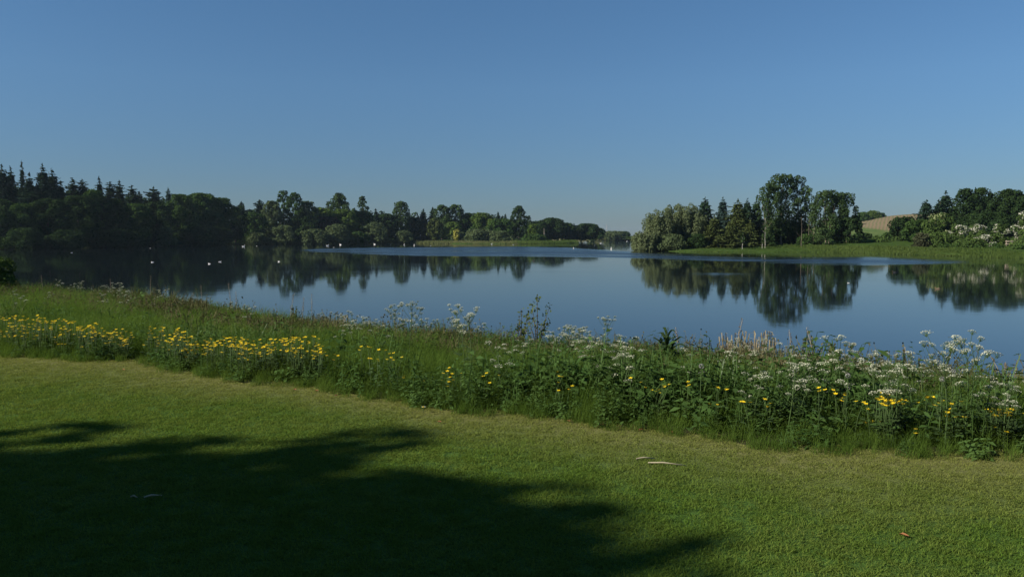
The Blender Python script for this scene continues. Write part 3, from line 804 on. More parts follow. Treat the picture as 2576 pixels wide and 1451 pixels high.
    ('green_bush', ('shrub', 'hawthorn'), 2358, 585, 62, 150, -.7, 'leafy green bush below the cream-flowered tree'),
    ('hawthorn_bush', ('thorn', 'hawthorn'), 2412, 567, 52, 150, -.5, 'white flowering hawthorn, left one of the right-hand bank'),
    ('hawthorn_bush', ('thorn', 'hawthorn'), 2458, 565, 50, 152, -.4, 'white flowering hawthorn, second from the left on the right-hand bank'),
    ('hawthorn_bush', ('thorn', 'hawthorn'), 2476, 592, 46, 144, -.7, 'low white flowering hawthorn in front of the second hawthorn'),
    ('hawthorn_bush', ('thorn', 'hawthorn'), 2518, 563, 44, 152, -.4, 'sparsely white flowering hawthorn left of the wooden fence'),
    ('hawthorn_bush', ('thorn', 'hawthorn'), 2580, 532, 56, 148, -.4, 'tall white flowering hawthorn cut by the right picture edge'),
    ('green_bush', ('shrub', 'hawthorn'), 2436, 600, 70, 140, -.9, 'low green bush under the left white hawthorn'),
    ('green_bush', ('shrub', 'lime'), 2500, 590, 50, 145, -.6, 'fresh green bush between the white hawthorns and the fence'),
    ('green_bush', ('shrub', 'hawthorn'), 2572, 604, 50, 138, -.8, 'green bush right of the wooden fence'),
]
for a in TREES: tree(*a)

def mass(name, spec, s, mat, label, cat='wood'):
    """rear ranks of a wood that read as one dark body"""
    L = []
    for (px0, px1, top, d, n) in spec:
        for _ in range(n):
            px = rng.uniform(px0, px1); x, y, zt = at_depth(px, top + rng.uniform(0, 14), d * rng.uniform(1, 1.1))
            H = zt + .6
            for q in (.04, .25, .5, .78): L.append(((x + rng.uniform(-2, 2), y + rng.uniform(-3, 3), -.6 + H * q), H * .22 * rng.uniform(.8, 1.2)))
    V, Q, t = lobes_crown(L, s, .55, 1.0)
    tag(link(name, new_mesh(name, V, Q, mats=[M[mat]], ftint=t)), label, cat, kind='stuff')
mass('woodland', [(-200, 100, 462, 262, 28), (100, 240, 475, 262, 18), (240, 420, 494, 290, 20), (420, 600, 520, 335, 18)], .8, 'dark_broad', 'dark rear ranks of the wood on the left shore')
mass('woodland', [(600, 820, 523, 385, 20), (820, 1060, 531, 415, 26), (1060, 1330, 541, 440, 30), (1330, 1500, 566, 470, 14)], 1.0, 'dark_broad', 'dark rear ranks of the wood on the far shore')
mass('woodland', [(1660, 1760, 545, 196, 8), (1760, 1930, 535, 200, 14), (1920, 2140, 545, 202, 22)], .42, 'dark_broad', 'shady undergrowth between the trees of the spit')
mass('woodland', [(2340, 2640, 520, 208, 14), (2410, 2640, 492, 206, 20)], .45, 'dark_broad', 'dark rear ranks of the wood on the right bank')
mass('woodland', [(1515, 1585, 583, 660, 12), (1580, 1625, 588, 1300, 9), (1625, 1800, 588, 1500, 12), (1200, 1520, 586, 900, 18)], 1.6, 'dark_broad', 'faint hazy woods at the head of the lake')

def scrub(name, line, s, mat, hgt, label, step=1.6, z0=WATER):
    L = []
    seg = np.linalg.norm(np.diff(line, axis=0), axis=1); cum = np.concatenate([[0], np.cumsum(seg)])
    for u in np.arange(0, cum[-1], step):
        x, y = np.interp(u, cum, line[:, 0]), np.interp(u, cum, line[:, 1]); hh = hgt * rng.uniform(.5, 1.1)
        L.append(((x + rng.normal(0, 1), y + rng.uniform(0, 3), z0 + .2 + hh * .4), hh * .6))
    V, Q, t = lobes_crown(L, s, .6, 1.0)
    tag(link(name, new_mesh(name, V, Q, mats=[M[mat]], ftint=t)), label, 'scrub', kind='stuff')
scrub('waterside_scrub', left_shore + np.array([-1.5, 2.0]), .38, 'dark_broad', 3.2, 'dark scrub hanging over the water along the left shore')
def bare_stem(name, px, top, d, gz, r, mat, label, n=7, forked=False):
    x, y, zt = at_depth(px, top, d); h = zt - gz
    root = empty(name, (x, y, gz)); tag(root, label, 'tree')
    link('trunk', trunk_mesh(h, r, mat, limbs=n, spread=.22, top=1.0), root)
    return root, h
def slender(name, px, top, width, d, gz, label, crown_mat='poplar'):
    root, h = bare_stem(name, px, top, d, gz, .06, M['birch_bark'], label, 4)
    w = width * d / F_PX
    L = envelope_lobes(h * 1.02, w, h * .35, 12, .2, PROF['egg'])
    V, Q, t = lobes_crown(L, .2, .3, 1.1)
    link('crown', new_mesh('crown', V, Q, mats=[M[crown_mat]], ftint=t), root)
slender('birch_tree', 1926, 548, 14, 172, -.95, 'slim birch with a white stem in front of the big poplars')
slender('birch_tree', 1868, 585, 12, 171, -1.0, 'short slim birch with a pale stem in front of the olive spruces')
slender('birch_tree', 1918, 590, 8, 171, -1.0, 'tiny birch stem close left of the white-stemmed birch')
bare_stem('dead_tree', 1369, 573, 378, -1.0, .28, M['dead_wood'], 'pale dead tree stem behind the reeds right of the tall dark poplar', 4)
bare_stem('bare_tree', 2018, 545, 174, -.8, .07, M['grey_bark'], 'pale bare trunk standing out under the right of the big poplars', 3)
bare_stem('bare_tree', 2034, 548, 175, -.8, .06, M['grey_bark'], 'thinner pale bare trunk beside the gap between the poplars', 3)

# reeds and rough herbage along the far shores
def reed_mass(name, pts, depth, n, hgt, mats, label, cat='reeds', bw=.05):
    P = px_poly(pts)
    b_V, b_Q, tint = [], [], []
    u = rng.uniform(0, len(P) - 1, n); i = np.minimum(u.astype(int), len(P) - 2); f = (u - i)[:, None]
    base = P[i] * (1 - f) + P[i + 1] * f
    off = rng.uniform(0, 1, n) ** 1.3 * depth
    x, y = base[:, 0] + rng.normal(0, .3, n), base[:, 1] + off - .5
    z = WATER + np.minimum(off * .07, 1.2) - .05
    patch = .5 + .5 * np.sin(x * .35 + 1.3 * np.sin(y * .2)) * np.sin(x * .13 + 2)
    h = hgt * (.55 + .45 * patch) * rng.uniform(.7, 1.15, n)
    lean = rng.normal(0, .16, (n, 2)) * h[:, None]
    a = rng.uniform(-.9, .9, n); sx, sy = np.cos(a) * bw * .5, np.sin(a) * bw * .5
    V = np.stack([np.stack([x - sx, y - sy, z], 1), np.stack([x + sx, y + sy, z], 1),
                  np.stack([x + sx * .3 + lean[:, 0], y + sy * .3 + lean[:, 1], z + h], 1), np.stack([x - sx * .3 + lean[:, 0], y - sy * .3 + lean[:, 1], z + h], 1)], 1).reshape(-1, 3)
    me = new_mesh(name, V, np.arange(n * 4).reshape(-1, 4), mats=[M[mats]], ftint=np.clip(.5 + .25 * np.sin(x * .21) + rng.normal(0, .2, n), 0, 1))
    tag(link(name, me), label, cat, kind='stuff')
reed_mass('reed_bed', [(1040, 611), (1100, 612), (1200, 612.6), (1300, 613)], 12, 6000, .9, 'reed', 'pale reeds along the water of the middle far shore', bw=.16)
reed_mass('reed_bed', [(1290, 613), (1400, 611.5), (1455, 610.6)], 12, 4500, 1.05, 'reed_green', 'green reeds ending in a tip at the channel on the far shore', bw=.16)
reed_mass('reed_bed', [(1486, 605), (1530, 603.3), (1603, 602)], 20, 3500, 3.0, 'reed', 'faint pale reeds at the channel mouth', bw=.3)
reed_mass('reed_bed', [(2095, 634.5), (2200, 637), (2300, 640), (2385, 643), (2400, 643.4)], 18, 16000, .4, 'reed_green', 'green and yellowish reeds along the right bank between the spit and the green slope', bw=.07)
reed_mass('reed_bed', [(2120, 624), (2180, 622), (2260, 622), (2345, 624)], 26, 9000, .6, 'reed', 'pale dry grass behind the reeds below the ploughed field', 'grass', .08)
reed_mass('shore_grass', [(1640, 629), (1720, 632), (1900, 633), (2110, 634.5)], 27, 20000, .28, 'reed_green', 'rough green grass on the shore of the spit', 'grass', .08)
reed_mass('shore_grass', [(2105, 626), (2200, 627), (2350, 630)], 34, 16000, .35, 'reed_green', 'rough grass on the slope between the spit trees and the hawthorns', 'grass', .09)
reed_mass('shore_grass', [(2380, 642.7), (2450, 645), (2576, 649), (2700, 652)], 18, 16000, .32, 'reed_green', 'lush green grass and weeds at the water on the right bank', 'grass', .09)
scrub('bank_scrub', np.array([at_depth(p, 600, 150 - (p - 2330) * .03)[:2] for p in range(2330, 2720, 10)]), .22, 'hawthorn', 3.0, 'low green scrub on the slope under the hawthorns', 1.2, -.9)
scrub('bank_scrub', np.array([at_depth(p, 600, 178)[:2] for p in range(2150, 2350, 10)]), .22, 'hawthorn', 1.9, 'low rough scrub below the ploughed field', 1.6, -.3)
scrub('bank_scrub', np.array([at_depth(p, 600, 140 - (p - 2380) * .05)[:2] for p in range(2390, 2720, 8)]), .2, 'broad', 1.3, 'dark nettly growth low on the right bank above the shore grass', .8, -1.0)
reed_mass('shore_grass', [(2250, 620), (2400, 622), (2600, 624), (2700, 624)], 6, 4000, .9, 'reed_green', 'rough weeds on the slope under the hawthorns', 'grass', .1)

# wooden fence on the right bank
def fence():
    d = 143
    x0, y0, _ = at_depth(2532, 606, d)
    root = empty('wooden_fence', (x0, y0, -.45)); tag(root, 'short grey wooden rail fence on the right bank beside the hawthorns', 'fence')
    for k in range(3):
        b = MB(); b.box((k * 1.0, 0, .6), (.14, .14, 1.5)); link('post', b.mesh('post', [M['weathered_rail']]), root)
    for z in (.72, 1.18):
        b = MB(); b.box((1.0, -.1, z), (2.5, .05, .16)); link('rail', b.mesh('rail', [M['weathered_rail']]), root)
fence()

# lattice pylon, very faint beyond the channel
def pylon():
    d = 1900
    x, y, zt = at_depth(1526, 563, d)
    root = empty('pylon', (x, y, 0)); tag(root, 'faint lattice power pylon far beyond the channel', 'pylon')
    b = MB()
    for sx in (-1, 1):
        for sy in (-1, 1):
            b.tube([(sx * 3.2, sy * 3.2, -1), (sx * 1.1, sy * 1.1, zt * .6), (sx * .3, sy * .3, zt)], [.22, .16, .1], 4)
    for k in range(7):
        z0, z1 = zt * k / 7.5, zt * (k + 1) / 7.5; w0, w1 = 3.2 - 2.6 * k / 7, 3.2 - 2.6 * (k + 1) / 7
        for sy in (-1, 1):
            b.tube([(-w0, sy * w0, z0), (w1, sy * w1, z1)], [.09, .09], 3); b.tube([(w0, sy * w0, z0), (-w1, sy * w1, z1)], [.09, .09], 3)
    link('tower', b.mesh('tower', [M['pylon_steel']]), root)
    for z, w in ((.62, 7), (.76, 8.5), (.9, 6)):
        b = MB(); b.tube([(-w, 0, zt * z + .4), (0, 0, zt * z), (w, 0, zt * z + .4)], [.12, .25, .12], 4)
        link('cross_arm', b.mesh('cross_arm', [M['pylon_steel']]), root)
pylon()

# first tree casts the lawn shadow; the rest, unseen, are added to block skylight
def shade_tree(x, y, h, w, label):
    root = empty('broadleaf_tree', (x, y, -.02)); tag(root, label, 'tree')
    L = envelope_lobes(h, w, h * .16, 80, .15, PROF['dome'])
    for _ in range(70):                                            # branch ends that stand out of the crown
        z = rng.uniform(.3, .97); a = rng.uniform(0, 6.28); k = (PROF['dome']((z - .16) / .84) * .5 + rng.uniform(.0, .11)) * w
        for q in (.82, 1.0): L.append(((math.cos(a) * k * q, math.sin(a) * k * q, h * z + .25 * q), w * .034 * (1.5 - .5 * q)))
    V, Q, t = lobes_crown(L, .22, 1.3, .85)
    link('trunk', trunk_mesh(h, .38, M['bark'], limbs=8), root)
    link('crown', new_mesh('crown', V, Q, mats=[M['dark_broad']], ftint=t), root)
_keep, rng = rng, np.random.default_rng(23)
shade_tree(-18.62, -3.5, 11.0, 10.8, 'big leafy tree left of the lawn throwing the long shadow')
shade_tree(-24.4, -8.0, 14.0, 9.0, 'unseen leafy tree added behind the shadow-casting one to deepen the shade')
shade_tree(-13, -14, 14, 11, 'unseen leafy tree added behind the lawn on its left side to block skylight')
shade_tree(-1, -13, 14, 11, 'unseen leafy tree added behind the middle of the lawn to block skylight')
shade_tree(11, -13, 14, 11, 'unseen leafy tree added behind the lawn on its right side to block skylight')
rng = _keep

# ---------------------------------------------------------------- scattered lawn and meadow
def proto(name, me):
    o = bpy.data.objects.new(name, me)
    return o

def scatter(name, P, rot, scl, idx, tint, protos, label, cat):
    pc = bpy.data.collections.new(name + '_kinds')
    for i, (pn, me) in enumerate(protos): pc.objects.link(proto(f'{name}_{chr(97 + i)}', me))
    me = bpy.data.meshes.new(name)
    me.vertices.add(len(P)); me.vertices.foreach_set('co', np.asarray(P, np.float32).ravel())
    for nm, ty, v in (('rot', 'FLOAT_VECTOR', rot), ('scl', 'FLOAT_VECTOR', scl), ('idx', 'INT', idx), ('tint', 'FLOAT', tint)):
        at = me.attributes.new(nm, ty, 'POINT')
        if ty == 'FLOAT_VECTOR': at.data.foreach_set('vector', np.asarray(v, np.float32).ravel())
        else: at.data.foreach_set('value', np.asarray(v, np.int32 if ty == 'INT' else np.float32))
    o = link(name, me); tag(o, label, cat, kind='stuff')
    ng = bpy.data.node_groups.new(name + '_scatter', 'GeometryNodeTree')
    ng.interface.new_socket('Geometry', in_out='INPUT', socket_type='NodeSocketGeometry')
    ng.interface.new_socket('Geometry', in_out='OUTPUT', socket_type='NodeSocketGeometry')
    gi, go = ng.nodes.new('NodeGroupInput'), ng.nodes.new('NodeGroupOutput')
    ip = ng.nodes.new('GeometryNodeInstanceOnPoints'); ci = ng.nodes.new('GeometryNodeCollectionInfo')
    ci.inputs['Collection'].default_value = pc; ci.inputs['Separate Children'].default_value = True; ci.inputs['Reset Children'].default_value = True
    def attr(nm, ty):
        n = ng.nodes.new('GeometryNodeInputNamedAttribute'); n.data_type = ty; n.inputs['Name'].default_value = nm; return n.outputs[0]
    ng.links.new(gi.outputs[0], ip.inputs['Points']); ng.links.new(ci.outputs[0], ip.inputs['Instance'])
    ip.inputs['Pick Instance'].default_value = True
    ng.links.new(attr('idx', 'INT'), ip.inputs['Instance Index']); ng.links.new(attr('scl', 'FLOAT_VECTOR'), ip.inputs['Scale'])
    er = ng.nodes.new('FunctionNodeEulerToRotation'); ng.links.new(attr('rot', 'FLOAT_VECTOR'), er.inputs[0]); ng.links.new(er.outputs[0], ip.inputs['Rotation'])
    ng.links.new(ip.outputs[0], go.inputs[0])
    md = o.modifiers.new('scatter', 'NODES'); md.node_group = ng
    return o

def grass_clump(n, h, spread, w, curl, mats, seg=3):
    b = MB()
    for _ in range(n):
        a = rng.uniform(0, 6.28); r = spread * math.sqrt(rng.uniform()); x, y = r * math.cos(a), r * math.sin(a)
        hh = h * rng.uniform(.55, 1.1); la = rng.uniform(0, 6.28); ln = curl * hh * rng.uniform(.2, 1.2)
        u = np.linspace(0, 1, seg + 1)
        P = np.stack([x + math.cos(la) * ln * u ** 2, y + math.sin(la) * ln * u ** 2, hh * (u - .25 * (ln / hh) * u ** 3)], 1)
        sa = la + math.pi / 2 + rng.normal(0, .5)
        b.blade(P, w * (1 - u * .88), (math.cos(sa), math.sin(sa), 0))
    return b.mesh('clump', mats)

def herb_clump(n_stem, h, leaf, mats, leaves=9, spread=.14, asp=.42):
    b = MB()
    for _ in range(n_stem):
        a = rng.uniform(0, 6.28); r = spread * math.sqrt(rng.uniform()); x, y = r * math.cos(a), r * math.sin(a)
        hh = h * rng.uniform(.6, 1.1); dx, dy = rng.normal(0, .12, 2) * hh
        b.blade([(x, y, 0), (x + dx, y + dy, hh)], (.008, .004), (1, 0, 0))
        for k in range(leaves):
            t = (k + 1) / leaves; c = np.array([x + dx * t, y + dy * t, hh * t]); la = k * 2.4 + rng.uniform(-.5, .5); L = leaf * rng.uniform(.6, 1.2) * (1.15 - .55 * t)
            dirv = np.array([math.cos(la), math.sin(la), rng.uniform(-.35, .45)]); sd = np.array([-math.sin(la), math.cos(la), rng.normal(0, .25)])
            m = c + dirv * L * .5 + [0, 0, .08 * L]; e = c + dirv * L - [0, 0, .12 * L]
            b.add([c, m - sd * L * asp * .5, e, m + sd * L * asp * .5], [[0, 1, 2, 3]])
    return b.mesh('clump', mats)

def stalk_clump(n, h, mats, spread=.12, head=.05):
    b = MB()
    for _ in range(n):
        a = rng.uniform(0, 6.28); r = spread * math.sqrt(rng.uniform()); x, y = r * math.cos(a), r * math.sin(a)
        hh = h * rng.uniform(.6, 1.1); dx, dy = rng.normal(0, .1, 2) * hh
        b.blade([(x, y, 0), (x + dx * .4, y + dy * .4, hh * .6), (x + dx, y + dy, hh)], (.007, .006, .004), (.9, .3, 0))
        for k in range(10):
            t = rng.uniform(.45, 1.0); c = np.array([x + dx * t, y + dy * t, hh * t]); d = unit(rng.normal(size=3) + [0, 0, .5]) * head * rng.uniform(.5, 1.1); s2 = unit(rng.normal(size=3)) * head * .3
            b.add([c, c + d * .5 - s2, c + d, c + d * .5 + s2], [[0, 1, 2, 3]])
    return b.mesh('clump', mats)

M['lawn_blade'] = leafy('lawn_blade', (.070, .156, .017), (.225, .236, .066), .42, inst=True, gloss=.0)
M['meadow_blade'] = leafy('meadow_blade', (.044, .098, .013), (.120, .180, .036), .4, inst=True)
M['herb_leaf'] = leafy('herb_leaf', (.030, .072, .016), (.088, .148, .040), .3, inst=True, gloss=.01)
M['brown_stalk'] = leafy('brown_stalk', (.050, .052, .024), (.125, .115, .058), .2, inst=True)
M['pale_grass'] = leafy('pale_grass', (.10, .12, .05), (.22, .22, .11), .3, inst=True)

def vnoise(x, y, f, seed):
    r = np.random.default_rng(seed); out = np.zeros_like(x)
    for k in range(5):
        a = r.uniform(0, 6.28); ph = r.uniform(0, 6.28); ff = f * r.uniform(.6, 1.7)
        out += np.sin((x * math.cos(a) + y * math.sin(a)) * ff + ph)
    return out / 5

def lawn_grass():
    n = 150000
    x = rng.uniform(-14, 11, n * 2); y = rng.uniform(1.6, 15, n * 2)
    e = edge_y(x)
    keep = (y < e + .1) & (np.abs(x) < .78 * y + 3.2)
    dens = np.clip(1.25 - y / 16, .3, 1)
    keep &= rng.uniform(0, 1, n * 2) < dens
    x, y = x[keep], y[keep]
    t = np.clip(lawn_tint(x, y) * .75 + rng.normal(0, .11, len(x)) + .08 + .16 * vnoise(x, y, 1.6, 41) + .12 * vnoise(x, y, .5, 42), 0, 1)
    P = np.stack([x, y, ground(x, y)], 1)
    rot = np.stack([rng.normal(0, .12, len(x)), rng.normal(0, .12, len(x)), rng.uniform(0, 6.28, len(x))], 1)
    s = .72 * rng.uniform(.7, 1.2, len(x)) * (1 - .25 * lawn_tint(x, y)); scl = np.stack([s * 1.35 * (1 + y / 14), s * 1.35 * (1 + y / 14), s], 1)
    pr = [('a', grass_clump(20, .026, .05, .0042, 1.0, [M['lawn_blade']], 2)), ('b', grass_clump(20, .022, .055, .0045, 1.3, [M['lawn_blade']], 2)), ('c', grass_clump(18, .030, .045, .004, .8, [M['lawn_blade']], 2))]
    scatter('lawn_grass', P, rot, scl, rng.integers(0, 3, len(x)), t, pr, 'short mown grass covering the lawn', 'grass')
lawn_grass()

def meadow_points(n, t0, t1):
    x = rng.uniform(-34, 13, n * 4); y = rng.uniform(3, 48, n * 4)
    t = strip_t(x, y)
    k = (t > t0) & (t < t1) & (np.abs(x) < .80 * y + 3.5)
    w = 1 / (1 + (np.hypot(x, y) / 13) ** 2.2)
    k &= rng.uniform(0, 1, n * 4) < w * 1.3
    return x[k], y[k], t[k]

def emit(name, x, y, hs, protos, tint, label, cat, lean=.12):
    n = len(x)
    P = np.stack([x, y, ground(x, y) - .01], 1)
    rot = np.stack([rng.normal(0, lean, n), rng.normal(0, lean, n), rng.uniform(0, 6.28, n)], 1)
    far = 1 + np.hypot(x, y) / 26
    scl = np.stack([hs * far, hs * far, hs], 1)
    scatter(name, P, rot, scl, rng.integers(0, len(protos), n), np.clip(tint, 0, 1), protos, label, cat)

def meadow():
    mb, hl, bs, pg = [M['meadow_blade']], [M['herb_leaf']], [M['brown_stalk']], [M['pale_grass']]
    gr = [('a', grass_clump(36, .42, .14, .007, .7, mb)), ('b', grass_clump(34, .36, .16, .008, 1.0, mb)), ('c', grass_clump(38, .48, .13, .006, .5, mb))]
    x, y, t = meadow_points(70000, -.016, 1.12)
    keep = rng.uniform(0, 1, len(x)) < np.where(t > .55, .7, 1)
    x, y, t = x[keep], y[keep], t[keep]
    hs = .84 * (.42 + .58 * np.clip(t * 9, 0, 1)) * (.93 + .14 * np.clip((t - .3) * 5, 0, 1)) * (1 + .22 * vnoise(x, y, 1.1, 3)) * rng.uniform(.75, 1.2, len(x))
    emit('meadow_grass', x, y, hs, gr, .45 + .35 * vnoise(x, y, .9, 5) + rng.normal(0, .14, len(x)) + .1 * (t > .5), 'tall uncut green grass filling the strip between lawn and lake', 'grass')
    hc = [('a', herb_clump(6, .34, .075, hl, 11)), ('b', herb_clump(5, .40, .065, hl, 14)), ('c', herb_clump(7, .26, .10, hl, 9)), ('d', herb_clump(6, .32, .05, hl, 18))]
    x, y, t = meadow_points(26000, .0, 1.0)
    dens = .75 * np.clip(1.25 - 2.4 * t, .25, 1) * np.clip(.5 + .9 * vnoise(x, y, 1.3, 8), .1, 1)
    keep = rng.uniform(0, 1, len(x)) < dens; x, y, t = x[keep], y[keep], t[keep]
    hs = (.6 + .5 * np.clip(t * 9, 0, 1)) * (1 + .3 * ((x > -2) & (t > .04) & (t < .4))) * (1 + .3 * vnoise(x, y, 1.4, 9)) * rng.uniform(.7, 1.2, len(x))
    emit('wild_herbs', x, y, hs, hc, .42 + .3 * vnoise(x, y, 1.6, 12) + rng.normal(0, .18, len(x)), 'dark leafy herbs and nettles along the lawn edge of the wild strip', 'herbs', .2)
    st = [('a', stalk_clump(11, .46, bs, .12, .03)), ('b', stalk_clump(10, .55, bs, .15, .034)), ('c', stalk_clump(12, .4, bs, .14, .04))]
    x, y, t = meadow_points(30000, .36, 1.12)
    dens = .6 * np.clip((t - .38) * 3.0, .05, 1) * np.clip(.8 + .9 * vnoise(x, y, .9, 15) + .25 * (x > -4), .1, 1) * (.75 + .25 * (x > -5))
    keep = rng.uniform(0, 1, len(x)) < dens; x, y, t = x[keep], y[keep], t[keep]
    hs = (1 + .25 * vnoise(x, y, 1.2, 16)) * rng.uniform(.7, 1.15, len(x))
    emit('dry_stalks', x, y, hs, st, .45 + .3 * vnoise(x, y, 1.2, 18) + rng.normal(0, .2, len(x)), 'brown seeding stalks along the lake edge of the wild strip', 'stalks')
    pl = [('a', grass_clump(14, .42, .1, .006, .5, pg)), ('b', grass_clump(12, .5, .1, .006, .35, pg))]
    x, y, t = meadow_points(7000, .2, 1.1)
    keep = rng.uniform(0, 1, len(x)) < np.clip(.35 + vnoise(x, y, .8, 21), .03, 1); x, y, t = x[keep], y[keep], t[keep]
    emit('pale_grass', x, y, rng.uniform(.7, 1.15, len(x)), pl, .4 + rng.normal(0, .2, len(x)), 'pale flowering grass mixed through the wild strip', 'grass')
meadow()

# ---------------------------------------------------------------- flowers and single plants
def on_meadow(px, py, h, full=False):
    """ground point whose plant of height h shows its head at that picture point"""
    x, y, dz = ray(px, py)
    k = np.arange(3.5, 60, .02); gx, gy, gz = x * k, y * k, CAM_Z + dz * k
    g = ground(gx, gy)
    below = np.nonzero((gz < g + h) & (strip_t(gx, gy) > rng.uniform(.02, .09)))[0]
    i = below[0] if len(below) else len(k) - 1
    if full: return float(gx[i]), float(gy[i]), float(g[i]), float(np.clip((gz[i] - g[i]) / h, .25, 1))
    return float(gx[i]), float(gy[i]), float(g[i])

M['petal'] = plain('buttercup_petal', (.88, .67, .025), (.84, .58, .02), 30, .35, .25)
M['stem'] = plain('green_stem', (.05, .085, .022), (.035, .065, .016), 20, .7)
M['umbel'] = plain('umbel_floret', (.60, .60, .46), (.42, .44, .31), 40, .8, .25)
M['fern_leaf'] = plain('fern_leaf', (.06, .10, .03), (.035, .07, .02), 20, .7, .25)
M['dock_leaf'] = plain('dock_leaf', (.035, .068, .016), (.026, .052, .012), 9, .9, .25)
M['dry_reed'] = plain('dry_reed', (.46, .40, .27), (.32, .27, .17), 12, .8, .15)
M['sorrel'] = plain('sorrel_seed', (.15, .11, .07), (.09, .065, .04), 20, .8)
M['clock'] = plain('seed_clock', (.34, .34, .31), (.26, .26, .24), 40, .9, .4)
M['rust_leaf'] = plain('rust_leaf', (.34, .15, .06), (.22, .09, .04), 18, .7)
M['pale_wood'] = plain('pale_wood', (.45, .40, .28), (.34, .30, .2), 14, .8)
M['sapling_leaf'] = leafy('sapling_leaf', (.045, .07, .02), (.12, .15, .05), .3)

def buttercup_mesh(h):
    b = MB()
    dx, dy = rng.normal(0, .03, 2)
    b.tube([(0, 0, 0), (dx * .4, dy * .4, h * .6), (dx, dy, h)], [.003, .0025, .002], 3, 0)
    for _ in range(3):
        a = rng.uniform(0, 6.28); z = h * rng.uniform(.15, .6); L = .06
        c = np.array([dx * z / h, dy * z / h, z]); d = np.array([math.cos(a), math.sin(a), .3]) * L; s2 = np.array([-math.sin(a), math.cos(a), 0]) * L * .3
        b.add([c, c + d * .6 - s2, c + d, c + d * .6 + s2], [[0, 1, 2, 3]], m=0)
    tilt = rng.normal(0, .3, 2); r = .0165
    for k in range(5):
        a0, a1, am = k * 1.2566, (k + 1) * 1.2566, (k + .5) * 1.2566
        pts = [(0, 0, 0), (math.cos(a0) * r * .75, math.sin(a0) * r * .75, r * .45), (math.cos(am) * r * 1.15, math.sin(am) * r * 1.15, r * .75), (math.cos(a1) * r * .75, math.sin(a1) * r * .75, r * .45)]
        P = np.array(pts); P[:, 2] += P[:, 0] * tilt[0] + P[:, 1] * tilt[1]
        b.add(P + [dx, dy, h], [[0, 1, 2, 3]], m=1)
    b.ball((dx, dy, h + .006), .0055, 5, 4, 1)
    return b.mesh('buttercup', [M['stem'], M['petal']])
BUT = [buttercup_mesh(h) for h in (.52, .49, .55, .47)]
BH = (.52, .49, .55, .47)
def sample_band(spec):
    out = []
    for (x0, x1, ya0, ya1, yb0, yb1, n) in spec:
        for k in range(n):
            if k % 4 == 0: uc, vc = rng.uniform(), np.clip(rng.normal(.5, .34), 0, 1)
            u = np.clip(uc + rng.normal(0, 12) / (x1 - x0), 0, 1); v = np.clip(vc + rng.normal(0, .1), 0, 1)
            out.append((x0 + (x1 - x0) * u, (ya0 + (yb0 - ya0) * u) * (1 - v) + (ya1 + (yb1 - ya1) * u) * v))
    return out
BAND_L = [(0, 60, 796, 850, 798, 845, 26), (60, 130, 798, 846, 800, 850, 24), (140, 240, 805, 882, 812, 872, 30), (190, 235, 815, 835, 815, 832, 8), (240, 320, 828, 872, 828, 870, 28),
          (370, 450, 822, 870, 828, 880, 16), (440, 520, 828, 880, 842, 892, 24), (455, 480, 870, 905, 868, 900, 8), (520, 620, 845, 882, 852, 882, 30), (600, 720, 855, 905, 852, 905, 30), (720, 810, 848, 885, 848, 888, 28), (740, 800, 880, 910, 880, 908, 8)]
BAND_M = [(830, 1040, 870, 905, 880, 912, 16), (840, 1420, 915, 960, 915, 965, 8), (1040, 1640, 905, 990, 925, 1010, 14)]
BAND_R = [(1630, 1730, 930, 1000, 938, 985, 10), (1760, 1980, 970, 1020, 980, 1030, 13), (2070, 2150, 985, 1005, 985, 1010, 7), (2190, 2310, 998, 1030, 1000, 1040, 24), (2220, 2290, 1008, 1022, 1008, 1026, 12),
          (2330, 2420, 985, 1030, 1015, 1040, 8), (2380, 2450, 1022, 1045, 1022, 1045, 8), (2470, 2590, 1030, 1050, 1032, 1060, 22), (2050, 2590, 1040, 1085, 1050, 1100, 9), (2000, 2560, 960, 990, 980, 1010, 6)]
BUT_LABELS = {
    'L': ['at the far left edge of the dense drift', 'just in from the left edge of the dense drift', 'in the wide left part of the dense drift', 'in the tight knot above the left part of the drift',
          'in the knot below the left cow parsley clump', 'in the thin gap left of the dark nettles', 'in the patch above the dark nettles', 'in the short row down the right side of the dark nettles',
          'in the drift just right of the dark nettles', 'in the long middle of the dense drift', 'in the bright right end of the dense drift', 'low down at the right end of the dense drift'],
    'M': ['just right of the dense drift', 'below the sapling and the pale parsley', 'low in the strip between the sapling and the dock'],
    'R': ['beside the foot of the big dock', 'below the dry reeds', 'in the small group below the right reed clump', 'in the bright round patch on the right', 'packed in the heart of the bright right patch',
          'right of the bright round patch', 'between the two right-hand patches', 'in the last patch by the right edge', 'low and single on the far right', 'high in the strip on the far right']}
n_but = 0
found = []
for key, spec in (('L', BAND_L), ('M', BAND_M), ('R', BAND_R)):
    for row, lab in zip(spec, BUT_LABELS[key]):
        for (px, py) in sample_band([(*row[:6], int(row[6] * (2.6 if key == 'L' else 1.3)))]):
            i = int(rng.integers(0, 4)); x, y, z, k = on_meadow(px, py, BH[i] * 1.08, True)
            found.append((math.hypot(x, y), i, x, y, z, k * rng.uniform(1.0, 1.12), lab))
found.sort(key=lambda q: q[0])
rest = MB()
